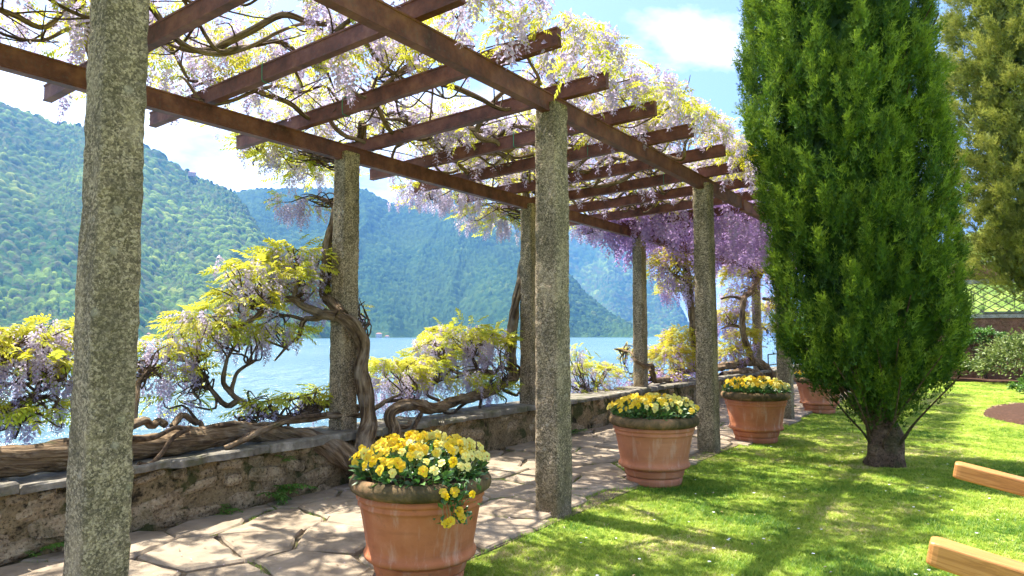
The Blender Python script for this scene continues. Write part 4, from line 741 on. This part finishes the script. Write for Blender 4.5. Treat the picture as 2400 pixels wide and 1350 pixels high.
def cypress(name, label, base, prof, ntuft, nspray, tl, sl, sp, upness, mat, seed, wood, trunk_pts, rnd_out=.5, zdense=6.2):
    rg = np.random.default_rng(seed); root = thing(name, label, 'tree', base); prof = np.array(prof, float)
    z = prof[0, 0] + (prof[-1, 0] - prof[0, 0]) * rg.random(ntuft * 3); rad = np.interp(z, prof[:, 0], prof[:, 1]); keep = rg.random(len(z)) < (rad / prof[:, 1].max()) ** .9
    z, rad = z[keep][:ntuft], rad[keep][:ntuft]; th = rg.random(len(z)) * 2 * pi
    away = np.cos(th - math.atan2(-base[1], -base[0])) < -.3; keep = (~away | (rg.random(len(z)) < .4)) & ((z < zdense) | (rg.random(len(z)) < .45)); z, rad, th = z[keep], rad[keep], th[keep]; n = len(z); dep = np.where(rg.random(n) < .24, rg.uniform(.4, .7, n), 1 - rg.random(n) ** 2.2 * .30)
    rr = rad * (dep + .08 * fbm(np.stack([np.cos(th) * 2.6, np.sin(th) * 2.6, z * 1.3], 1), 3, seed))
    cx, cyy = np.interp(z, prof[:, 0], prof[:, 2]), np.interp(z, prof[:, 0], prof[:, 3])
    O_ = np.stack([np.cos(th), np.sin(th), np.zeros(n)], 1); T0 = np.stack([cx + rr * np.cos(th), cyy + rr * np.sin(th), z], 1)
    D = O_ * (1 - upness) + np.array([0, 0, upness]) + rg.normal(0, .16, (n, 3)); D /= np.linalg.norm(D, axis=1)[:, None]; L = tl * rg.uniform(.6, 1.4, n); tone = np.clip(.18 + .42 * rg.random(n) + .35 * np.clip((dep - .62) / .38, 0, 1) * rnd_out, 0, 1)  # outer tufts toned lighter than deep ones, painting light and shade in the crown
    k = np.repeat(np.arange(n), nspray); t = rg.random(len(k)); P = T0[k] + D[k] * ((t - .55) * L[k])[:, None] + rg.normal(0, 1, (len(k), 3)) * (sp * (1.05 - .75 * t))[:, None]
    d = D[k] + rg.normal(0, .38, (len(k), 3)) + O_[k] * .15; S = sl * rg.uniform(.6, 1.3, len(k)); rv = np.clip(tone[k] + rg.normal(0, .12, len(k)) + .45 * (t - .6), 0, 1)  # colour brightens along each tuft so the tips look lit
    M = frames(d, O_[k] + rg.normal(0, .5, (len(k), 3)), rg.normal(0, .7, len(k))); Vs, Fs, Rs, n0 = [], [], [], 0
    for i in range(4):
        v, f, r_ = inst(SPR[i][0], SPR[i][1], M[i::4], P[i::4], S[i::4], None, rv[i::4]); Vs.append(v); Fs.append(f[0] + n0); Rs.append(r_); n0 += len(v)
    m = int(ntuft * 4); zc = prof[0, 0] + .12 + (prof[-1, 0] - prof[0, 0] - .3) * rg.random(m); rc = np.interp(zc, prof[:, 0], prof[:, 1]) * rg.uniform(.35, .72, m); tc = rg.random(m) * 6.283   # inner foliage, crown shade put into its dark tones
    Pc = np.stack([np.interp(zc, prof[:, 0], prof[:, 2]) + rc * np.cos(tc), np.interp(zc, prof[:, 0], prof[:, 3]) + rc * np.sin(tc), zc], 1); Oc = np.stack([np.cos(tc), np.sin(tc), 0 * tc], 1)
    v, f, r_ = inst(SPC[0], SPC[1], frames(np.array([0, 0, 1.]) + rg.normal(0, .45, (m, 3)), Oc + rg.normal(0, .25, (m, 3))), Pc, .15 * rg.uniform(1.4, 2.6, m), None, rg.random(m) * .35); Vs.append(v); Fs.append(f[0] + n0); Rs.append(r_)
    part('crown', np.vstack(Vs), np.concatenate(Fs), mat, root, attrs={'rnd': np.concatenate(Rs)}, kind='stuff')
    for i, (pts, r0, r1) in enumerate(trunk_pts):
        Q = spline(pts, 40 if i == 0 else 14); v, f = tube(Q, np.linspace(r0, r1, len(Q)) ** 1. * (1 + (.12 * np.exp(-np.linspace(0, 14, len(Q))) if i == 0 else 0)), 40 if i == 0 else 7, .34, .01, seed + i, .12 if i == 0 else .03)
        part('trunk' if i == 0 else 'branch', v, f, wood, root, smooth=True)
    return root
CB = (-1.1, 8.77, -.02)
tp = [([(0, 0, -.12), (.02, 0, .3), (-.03, 0, .8), (-.08, 0, 2.2), (-.2, -.02, 4.5), (-.3, -.05, 8.5)], .215, .03)]
rr_ = random.Random(3)
for i in range(40):
    a = rr_.uniform(0, 6.28) if i > 17 else rr_.choice([rr_.uniform(-.4, .9), rr_.uniform(2.6, 4.4), rr_.uniform(4.2, 5.6)]); z0 = rr_.uniform(.18, .9) if i < 26 else rr_.uniform(.9, 4.5); R0 = .14; e = rr_.uniform(.6, .95)
    tp.append(([(R0 * cos(a), R0 * sin(a), z0), (.24 * cos(a), .24 * sin(a), z0 + .13), ((.42 + rr_.uniform(-.06, .06)) * cos(a + .2), .42 * sin(a + .2), z0 + .34), (e * cos(a + .1), e * sin(a + .1), z0 + .85)], rr_.choice([.012, .016, .022, .045]), .006))
PROF1 = [(.68, .26, -.02, 0), (.85, .48, -.04, 0), (1.02, .70, -.06, 0), (1.35, .90, -.09, 0), (1.9, .95, -.12, 0), (2.4, .95, -.14, 0), (3.1, 1.0, -.22, 0), (3.9, 1.06, -.33, 0), (4.7, 1.04, -.34, 0), (5.5, .97, -.36, 0), (7.0, .72, -.38, 0), (8.4, .36, -.4, 0), (9.4, .03, -.4, 0)]
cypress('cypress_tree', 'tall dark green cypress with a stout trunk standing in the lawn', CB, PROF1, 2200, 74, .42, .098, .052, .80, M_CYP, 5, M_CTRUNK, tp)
core = np.random.default_rng(8)                   # a second, inner layer of the same sprays keeps the crown opaque
PROF2 = [(2.3, .5, 0, 0), (2.9, 1.4, 0, 0), (3.8, 1.8, 0, 0), (5.5, 1.95, 0, 0), (7.5, 1.9, 0, 0), (9.5, 1.5, 0, 0), (11.5, .8, 0, 0), (12.8, .05, 0, 0)]
cypress('cypress_tree', 'broad yellow-green cypress with billowing foliage behind the dark one', (.95, 18.9, 0), PROF2, 1350, 60, .40, .16, .11, .45, M_CYP2, 9, M_CTRUNK, [([(0, 0, -.1), (.05, 0, 2), (0, .05, 6), (0, 0, 12)], .3, .03)] + [([(0, 0, z), (.5 * cos(a), .5 * sin(a), z + .3), (1.2 * cos(a), 1.2 * sin(a), z + .9)], .06, .015) for z, a in [(2, .5), (2.3, 2.2), (2.6, 3.9), (3, 5.2), (4, 1), (5, 3), (6, 5)]], zdense=9.6)

# ------------------------------------------------------------------ wooden garden chair, mostly out of the frame
CH = thing('garden_chair', 'wooden garden chair at the lower right with only its two armrests in view', 'chair', (.62, 2.22, 0))
def bar(name, p0, p1, w, h, rnd=.006, parent=CH):
    p0, p1 = np.array(p0, float), np.array(p1, float); d = p1 - p0; L = np.linalg.norm(d); d /= L; up = np.array([0, 0, 1.]) if abs(d[2]) < .9 else np.array([0, 1., 0])
    s = np.cross(d, up); s /= np.linalg.norm(s); u = np.cross(s, d); sect = []
    for cxx, cyy, a0 in ((w / 2 - rnd, h / 2 - rnd, 0), (-w / 2 + rnd, h / 2 - rnd, 90), (-w / 2 + rnd, -h / 2 + rnd, 180), (w / 2 - rnd, -h / 2 + rnd, 270)):
        for a in (0, 30, 60, 90): sect.append((cxx + rnd * cos(radians(a0 + a)), cyy + rnd * sin(radians(a0 + a))))
    sect = np.array(sect); m = len(sect); st = [(0, .80), (.003, .90), (.009, .97), (.018, 1.), (L - .018, 1.), (L - .009, .97), (L - .003, .90), (L, .80)]
    V = np.concatenate([np.stack([np.full(m, t), sect[:, 0] * k, sect[:, 1] * k], 1) for t, k in st]); c = np.arange(m)
    o = part(name, V, [grid_faces(len(st), m, True), np.array([c[::-1], c + (len(st) - 1) * m])], M_WOOD, parent, smooth=False)
    M = np.stack([d, s, u], -1); o.matrix_local = mat4(M, p0 - np.array(parent.location)); return o
for ya in (1.715, 2.785):
    bar('armrest', (-.135, ya, 1.0), (.95, ya, .79), .064, .052)
    bar('leg', (.22, ya, -.01), (.22, ya, .905), .06, .05); bar('leg', (.86, ya, -.01), (.92, ya, .77), .06, .05)
    bar('seat_rail', (.2, ya + (.045 if ya < 2 else -.045), .47), (.98, ya + (.045 if ya < 2 else -.045), .38), .03, .07, .008)
    bar('back_post', (.88, ya + (.045 if ya < 2 else -.045), .36), (1.38, ya + (.045 if ya < 2 else -.045), 1.42), .05, .05)
for k in range(8): bar('seat_slat', (.25 + .09 * k, 1.735, .52 - .0104 * k), (.25 + .09 * k, 2.765, .52 - .0104 * k), .07, .022, .006)
for k in range(8): bar('back_slat', (1.0 + .048 * k, 1.79, .66 + .102 * k), (1.0 + .048 * k, 2.71, .66 + .102 * k), .022, .07, .006)

# ------------------------------------------------------------------ garden wall with lattice window, shrubs, mulch bed, railing
M_RED = mk_wall('reddish_render', (.13, .058, .035), (.24, .115, .072), (.33, .175, .115), .25); M_GREY = mk_wall('grey_stone_frame', (.20, .19, .16), (.32, .30, .26), (.44, .42, .36), .15)
M_LAT = mk_plain('brown_lattice_bar', (.16, .13, .09), .6); M_BOX = mk_plain('grey_green_cabinet', (.17, .21, .17), .7)
gw = thing('garden_wall', 'reddish rendered garden wall pierced by a long lattice window at the far right', 'wall', (3, 28, 0))
def gpart(nm, x0, x1, y0, y1, z0, z1, m): 
    v, f = box(((x0 + x1) / 2 - 3, (y0 + y1) / 2 - 28, (z0 + z1) / 2), (x1 - x0, y1 - y0, z1 - z0)); return part(nm, v, f, m, gw)
gpart('lower_wall', -2.6, 12, 27.85, 28.15, -.2, 2.04, M_RED); gpart('upper_wall', -2.6, 12, 27.85, 28.15, 3.34, 3.85, M_RED); gpart('end_pier', -3.1, -2.603, 27.8, 28.2, -.2, 3.9, M_RED); gpart('end_pier', 12.003, 12.5, 27.8, 28.2, -.2, 3.9, M_RED)
gpart('window_frame', -2.598, 11.997, 27.80, 28.12, 3.20, 3.338, M_GREY); gpart('window_frame', -2.598, 11.997, 27.80, 28.12, 2.042, 2.16, M_GREY); gpart('coping', -3.15, 12.55, 27.75, 28.25, 3.903, 3.97, M_GREY)
lat = obj('lattice', mesh('lattice', *box((-.005, 0, 2.17), (15., .012, .012)), M_LAT), gw); 
for sg in (-1, 1):
    for k in range(46):
        x0 = -3.4 + k * .36; L = 1.04; dx = 1.55 * sg; a = np.array([x0, 27.98 + .012 * sg, 2.162]); b = np.array([x0 + dx, 27.98 + .012 * sg, 3.198])
        def cutx(p, q, X): return p + (q - p) * (X - p[0]) / (q[0] - p[0])
        lo, hi = (-2.6, 11.99)
        if max(a[0], b[0]) < lo + .05 or min(a[0], b[0]) > hi - .05: continue
        if a[0] < lo: a = cutx(a, b, lo)
        if b[0] < lo: b = cutx(a, b, lo)
        if a[0] > hi: a = cutx(a, b, hi)
        if b[0] > hi: b = cutx(a, b, hi)
        v, f = tube(np.linspace(a, b, 2), .014, 4); part('lattice_slat', v - np.array(gw.location), f, M_LAT, lat)
bx = thing('utility_cabinet', 'low grey-green cabinet standing behind the lattice window', 'cabinet', (.4, 31, 0))
part('cabinet_body', *box((0, 0, 1.13), (1.5, .6, 2.3)), M_BOX, bx); part('cabinet_lid', *box((0, 0, 2.31), (1.6, .7, .055)), M_BOX, bx)

LF = (np.array([[0, 0, 0], [.24, .45, .05], [0, 1, -.12], [-.24, .45, .05], [0, .5, -.03]], float), np.array([[0, 1, 4], [1, 2, 4], [2, 3, 4], [3, 0, 4]]))
def shrub(name, label, c, r, n, sl, mat, seed, cat='shrub', nst=14):
    rg = np.random.default_rng(seed); root = thing(name, label, cat, (c[0], c[1], 0)); r = np.array(r, float)
    nc = max(8, n // 26); cd = rg.normal(0, 1, (nc, 3)); cd /= np.linalg.norm(cd, axis=1)[:, None]; cd[:, 2] = np.abs(cd[:, 2]) * 1.1 - .35; cp = cd * (.55 + .45 * rg.random(nc)[:, None]) * r + [0, 0, c[2]]
    k = rg.integers(0, nc, n); P = cp[k] + rg.normal(0, 1, (n, 3)) * r.min() * .14; P[:, 2] = np.maximum(P[:, 2], .03); D = cd[k] + rg.normal(0, .7, (n, 3)) + [0, 0, .2]
    V, F, R_ = inst(LF[0], LF[1], frames(D, np.tile([0, 0, 1.], (n, 1)), rg.normal(0, .6, n)), P, sl * rg.uniform(.6, 1.3, n), None, np.clip(.5 * rg.random(n) + .5 * rg.random(nc)[k], 0, 1))
    part('foliage', V, F, mat, root, attrs={'rnd': R_}, kind='stuff'); mb = MB()
    for i in range(nst): e = cp[rg.integers(0, nc)]; mb.add(*tube(spline([[rg.normal(0, .08), rg.normal(0, .08), -.03], e * [.4, .4, .45], e], 8), np.linspace(.018, .005, 8), 5))
    mb.build('stems', M_TWIG, root, smooth=True); return root
shrub('shrub', 'large pale-leaved shrub in front of the lattice wall at the far right', (.75, 25.6, .75), (1.55, 1.1, .95), 5200, .12, M_SHRUB, 3)
shrub('shrub', 'dark green shrub tucked between the cypress and the reddish wall', (-1.5, 26.6, .55), (.95, .7, .55), 2200, .11, M_CYP, 4)
shrub('shrub', 'low ivy-like shrub climbing the reddish wall below the lattice', (-.4, 27.6, 1.35), (.8, .28, .55), 1500, .10, M_FERN, 5)
shrub('shrub', 'bright green little shrub at the right edge of the frame by the mulch bed', (.78, 19.6, .30), (.55, .45, .28), 900, .10, M_FERN, 6)
# mulch bed: a low mound with bark chips
a = np.linspace(0, 2 * pi, 48, endpoint=False)
bo = np.stack([1.5 + 1.75 * np.cos(a) + .1 * np.sin(3 * a), 16.1 + 2.9 * np.sin(a) + .15 * np.cos(2 * a), np.zeros(48)], 1); rings = [bo * [1, 1, 0] + [0, 0, -.03]]
for s, z in ((.97, .035), (.7, .07), (.35, .09), (.02, .095)): rings.append((bo - bo.mean(0)) * s + bo.mean(0) + [0, 0, z])
bed = struct(part('mulch_bed', np.vstack(rings), grid_faces(5, 48, True), M_MULCH, smooth=True))
chip = (np.array([[-.5, -.12, 0], [.5, -.1, 0], [.45, .12, .05], [-.5, .1, .04], [0, 0, .1]], float), np.array([[0, 1, 4], [1, 2, 4], [2, 3, 4], [3, 0, 4]]))
rg = np.random.default_rng(5); n = 7000; t = rg.random(n) * 6.28; w = np.sqrt(rg.random(n)); P = np.stack([1.5 + 1.73 * w * np.cos(t), 16.1 + 2.87 * w * np.sin(t), .03 + .07 * (1 - w)], 1)
M_CHIP = mk_rnd_leaf('bark_chip', [(0, (.03, .016, .011)), (.5, (.12, .062, .042)), (1, (.32, .21, .15))], 0., .02)
V, F, R_ = inst(chip[0], chip[1], frames(rg.normal(0, 1, (n, 3)) * [1, 1, .25], np.tile([0, 0, 1.], (n, 1))), P, rg.uniform(.03, .09, n)); ch = part('bark_chips', V, F, M_CHIP, bed, attrs={'rnd': R_}, kind='stuff')
v, f = box((.2, 26.9, .0), (5.2, 1.7, .07)); struct(part('flower_bed', v, f, M_MULCH))
rl = thing('railing', 'thin dark metal railing on the wall at the far end of the path', 'railing', (-5.3, 20.6, .5)); M_IRON = mk_plain('dark_iron', (.03, .035, .04), .5)
for z in (.12, .42): v, f = tube(np.linspace((0, -.55, z), (0, 2.6, z), 2), .018, 8); part('rail', v, f, M_IRON, rl)
for y in (-.55, .5, 1.55, 2.6): v, f = tube(np.linspace((0, y, -.02), (0, y, .42), 2), .018, 8); part('post', v, f, M_IRON, rl)

# ------------------------------------------------------------------ houses on the far shore
M_HW, M_HP, M_HR, M_RF, M_WIN = mk_plain('white_render', (.55, .53, .5)), mk_plain('pink_render', (.50, .33, .27)), mk_plain('red_boards', (.45, .03, .03)), mk_plain('tile_roof', (.32, .13, .08)), mk_plain('dark_window', (.05, .06, .07), .3)
def house(label, c, w, d, h, mw, storeys, nwin, mr=None):
    root = thing('house', label, 'house', c); ang = math.atan2(-c[0], -c[1]); root.rotation_euler = (0, 0, math.atan2(c[1], c[0]) - pi / 2)
    part('wall', *box((0, 0, h / 2), (w, d, h)), mw, root); e = .6
    V = np.array([[-w / 2 - e, -d / 2 - e, h + .02], [w / 2 + e, -d / 2 - e, h + .02], [w / 2 + e, d / 2 + e, h + .02], [-w / 2 - e, d / 2 + e, h + .02], [-w / 4, 0, h + d * .28], [w / 4, 0, h + d * .28]])
    part('roof', V, [np.array([[0, 1, 5, 4], [2, 3, 4, 5], [3, 2, 1, 0]]), np.array([[1, 2, 5], [3, 0, 4]])], mr or M_RF, root)
    for s in range(storeys):
        for k in range(nwin): part('window', *box((-w / 2 + w * (k + .5) / nwin, -d / 2 - .03, h * (s + .55) / storeys), (w / nwin * .32, .12, h / storeys * .45)), M_WIN, root)
house('pink house with red roof on the far shore, just right of the nearest pillar', (-1329, 664, -4.5), 17, 12, 9.5, M_HP, 3, 4)
house('pale low house on the far shore beside the pink one, nearer the wisteria', (-1333, 692, -4.5), 13, 10, 7.5, M_HW, 2, 3)
house('small house on the far shore hugging the edge of the nearest pillar', (-1318, 640, -4.5), 10, 9, 6.5, M_HP, 2, 3)
house('pink house on the far shore at the left, behind the yellow wisteria leaves', (-1345, 493, -4.5), 20, 12, 11, M_HP, 3, 4)
house('white house at the waterline right of the second lakeside pillar', (-1385, 1324, -4.5), 17, 12, 11, M_HW, 2, 3)
house('tiny white boathouse at the waterline next to the white house', (-1378, 1348, -4.5), 12, 8, 5, M_HW, 1, 2)
house('tiny white house at the waterline left of the yellow wisteria by the second pillar', (-1370, 1482, -4.5), 13, 9, 6, M_HW, 1, 3)
house('little red boathouse at the waterline of the far spur', (-1255, 2204, -4.5), 18, 10, 9, M_HR, 1, 2, M_HR)
house('lone building on the skyline of the left ridge', (-1975, 1108, 484), 22, 13, 12, M_HP, 2, 4)

# ------------------------------------------------------------------ grass, joint tufts, ferns, daisies, leaves
def blade_tuft(seed, nb=7):
    r = random.Random(seed); V = []; F = []
    for i in range(nb):
        a = r.uniform(0, 6.28); o = np.array([r.gauss(0, .35), r.gauss(0, .35), 0]); l = r.uniform(.5, 1.2); h = r.uniform(.4, .95); d = np.array([cos(a), sin(a), 0]); s = np.array([-sin(a), cos(a), 0]) * .085; b = len(V)
        V.extend([o - s, o + s, o + d * l + [0, 0, h]]); F.append([b, b + 1, b + 2])
    return np.array(V), np.array(F)
BT = [blade_tuft(i) for i in range(4)]
rg = np.random.default_rng(77); n = 150000
r_ = np.exp(rg.uniform(np.log(2.2), np.log(30), n)); az = rg.uniform(radians(-4), radians(46), n); X, Y = -np.sin(az) * r_, np.cos(az) * r_
edge = -2.93 + .12 * np.sin(Y * 2.1) + .10 * fbm(np.stack([X * 0, Y * 2.2, X * 0], 1), 3, 5)
ok = (X > edge) & (Y < 26.2) & (((X - 1.5) / 1.75) ** 2 + ((Y - 16.1) / 2.9) ** 2 > 1.02) & (np.hypot(X + 1.1, Y - 8.77) > .27)
for p in POTS: ok &= np.hypot(X - p[0], Y - p[1]) > .28
X, Y, r_ = X[ok], Y[ok], r_[ok]; keep = rg.random(len(X)) < .97 - .5 * (fbm(np.stack([X * 1.6, Y * 1.6, X * 0], 1), 3, 97) > .42); X, Y, r_ = X[keep], Y[keep], r_[keep]; n = len(X)
ang = rg.random(n) * 6.28; c_, s_ = np.cos(ang), np.sin(ang); M = np.zeros((n, 3, 3)); M[:, 0, 0] = c_; M[:, 0, 1] = -s_; M[:, 1, 0] = s_; M[:, 1, 1] = c_
pat = fbm(np.stack([X * 1.1, Y * 1.1, X * 0], 1), 4, 91) + .55 * fbm(np.stack([X * 4.3, Y * 4.3, X * 0], 1), 3, 95); hs = np.clip(rg.uniform(.5, 1.35, n) * (1 - .45 * pat), .25, 2.2); M[:, 2, 2] = hs; wid = (.75 + .06 * r_)[:, None, None]; M[:, :2, :2] *= wid
M *= .030; rv = np.clip(.42 + .75 * pat + rg.normal(0, .17, n) + np.where(np.hypot(X + 1.75, Y - 8.9) < .75, .35, 0), 0, 1); P = np.stack([X, Y, ground_z(X, Y)], 1)
Vs, Ft, Rs, n0 = [], [], [], 0
for i in range(4):
    v, f, r2 = inst(BT[i][0], BT[i][1], M[i::4], P[i::4], None, None, rv[i::4]); Vs.append(v); Ft.append(f[0] + n0); Rs.append(r2); n0 += len(v)
g_ = part('grass', np.vstack(Vs), np.concatenate(Ft), M_GRASS, attrs={'rnd': np.concatenate(Rs)}); tag(g_, 'sunlit short lawn grass dappled with shade', 'grass', kind='stuff')
jp = []
for poly in POLYS:
    for i in range(len(poly)):
        a, b = poly[i], poly[(i + 1) % len(poly)]
        if a[0] < -5.0 and b[0] < -5.0: continue
        dens = 26 * max(0, vnoise(np.array([[a[0] * 1.7, a[1] * 1.7, 0]]), 7)[0] - .38) * 3
        for _ in range(int(np.linalg.norm(b - a) * dens)): q = a + (b - a) * random.random() + RNG.normal(0, .010, 2); jp.append((q[0], q[1], .006))
jp = np.array(jp); n = len(jp); ang = rg.random(n) * 6.28; M = np.zeros((n, 3, 3)); M[:, 0, 0] = np.cos(ang); M[:, 0, 1] = -np.sin(ang); M[:, 1, 0] = np.sin(ang); M[:, 1, 1] = np.cos(ang); M[:, 2, 2] = rg.uniform(.7, 1.3, n); M *= rg.uniform(.018, .036, n)[:, None, None]
v, f, r2 = inst(BT[0][0], BT[0][1], M, jp, None, None, rg.random(n) * .5); o = part('joint_grass', v, f, M_GRASS, path, attrs={'rnd': r2}, kind='stuff')
def fern(label, p, size, nf, seed):
    rg = np.random.default_rng(seed); root = thing('fern', label, 'fern', p); Vs, Fs, n0 = [], [], 0
    for i in range(nf):
        a = rg.uniform(-1.3, 1.3); d = np.array([[cos(a), sin(a), rg.uniform(.0, .9)]]); T = LEAF_T[i % 5]; v, f, _ = inst(T[0], T[1], frames(d, np.array([[0, 0, 1.]])), np.array([[.0, rg.normal(0, size * .35), rg.normal(0, size * .12)]]), np.array([size * rg.uniform(.6, 1.1)]))
        Vs.append(v); Fs.append(f[0] + n0); n0 += len(v)
    V = np.vstack(Vs); part('fronds', V, np.concatenate(Fs), M_FERN, root, attrs={'rnd': rg.random(len(V))}); return root
fern('fern growing from the wall under the fallen trunk, right of the nearest pillar', (-5.13, 3.75, .12), .20, 16, 1)
fern('small fern at the wall foot left of the larger one', (-5.12, 3.2, .06), .15, 9, 2)
fern('little fern high on the wall just under the coping', (-5.13, 3.8, .38), .12, 6, 3)
fern('small fern at the wall foot left of the nearest pillar', (-5.12, 1.9, .06), .16, 6, 4)
fern('fern at the wall foot behind the nearest pot of pansies', (-5.1, 6.3, .03), .18, 9, 5)
fern('leafy tuft at the wall foot right of the second garden pillar', (-5.1, 8.7, .03), .2, 9, 6)
iris = thing('iris_plant', 'upright bright green blades behind the second pot by the wall', 'plant', (-5.0, 10.2, 0)); mb = MB()
for i in range(9):
    a = random.uniform(-1, 1) * .5; h = random.uniform(.25, .42); x = random.gauss(0, .05); y = random.gauss(0, .06); mb.add(np.array([[x - .015, y, 0], [x + .015, y, 0], [x + .02 + a * .1, y + a * .12, h * .6], [x - .015 + a * .1, y + a * .12, h * .6], [x + a * .25, y + a * .3, h]]), [np.array([[0, 1, 2, 3]]), np.array([[3, 2, 4]])], 0, random.random())
mb.build('blades', M_FERN, iris)
DM = MB(); t = np.linspace(0, 2 * pi, 8, endpoint=False); dv = np.vstack([np.stack([np.cos(t), np.sin(t), .1 + 0 * t], 1), [[0, 0, 0.2]]]); i = np.arange(8)
M_DAISY = mk_plain('daisy_petal', (.8, .8, .76)); n = 130; rr2 = np.exp(rg.uniform(np.log(4), np.log(20), n)); az = rg.uniform(0, radians(30), n)
for k in range(n):
    x, y = -sin(az[k]) * rr2[k], cos(az[k]) * rr2[k]
    if x < -2.5: continue
    DM.add(dv * rg.uniform(.007, .012) + [x, y, .045 + float(ground_z([x], [y])[0])], np.stack([i, (i + 1) % 8, np.full(8, 8)], 1))
d_ = DM.build('daisies', M_DAISY, kind='stuff'); tag(d_, 'tiny white daisies scattered in the lawn', 'daisies')
M_DRY = mk_rnd_leaf('fallen_petal', [(0, (.42, .33, .45)), (.6, (.35, .24, .12)), (1, (.22, .12, .06))], .2, .02); n = 1500
P = np.column_stack([np.where(rg.random(n) < .7, rg.uniform(-5.1, -2.6, n), rg.uniform(-2.6, .3, n)), rg.uniform(1.5, 16, n), np.full(n, .045)]); v, f, r2 = inst(LF[0], LF[1], frames(rg.normal(0, 1, (n, 3)) * [1, 1, .15], np.tile([0, 0, 1.], (n, 1))), P, rg.uniform(.008, .03, n))
o = part('fallen_petals', v, f, M_DRY, attrs={'rnd': r2}); tag(o, 'fallen wisteria petals and dry leaves littering the flagstones', 'petals', kind='stuff')

# ------------------------------------------------------------------ haze over the lake
HZ = NT('haze'); pv = HZ.n('ShaderNodeVolumePrincipled'); pv.inputs['Color'].default_value = (.13, .36, .92, 1); pv.inputs['Density'].default_value = .00012; pv.inputs['Anisotropy'].default_value = .2
HZ.l(pv.outputs[0], HZ.out.inputs['Volume'])
v, f = box((0, 1500, 721), (20000, 23000, 1457)); hz = part('haze', v, f, HZ.m); tag(hz, 'blue spring haze hanging over the lake and the hills', 'haze', kind='stuff')
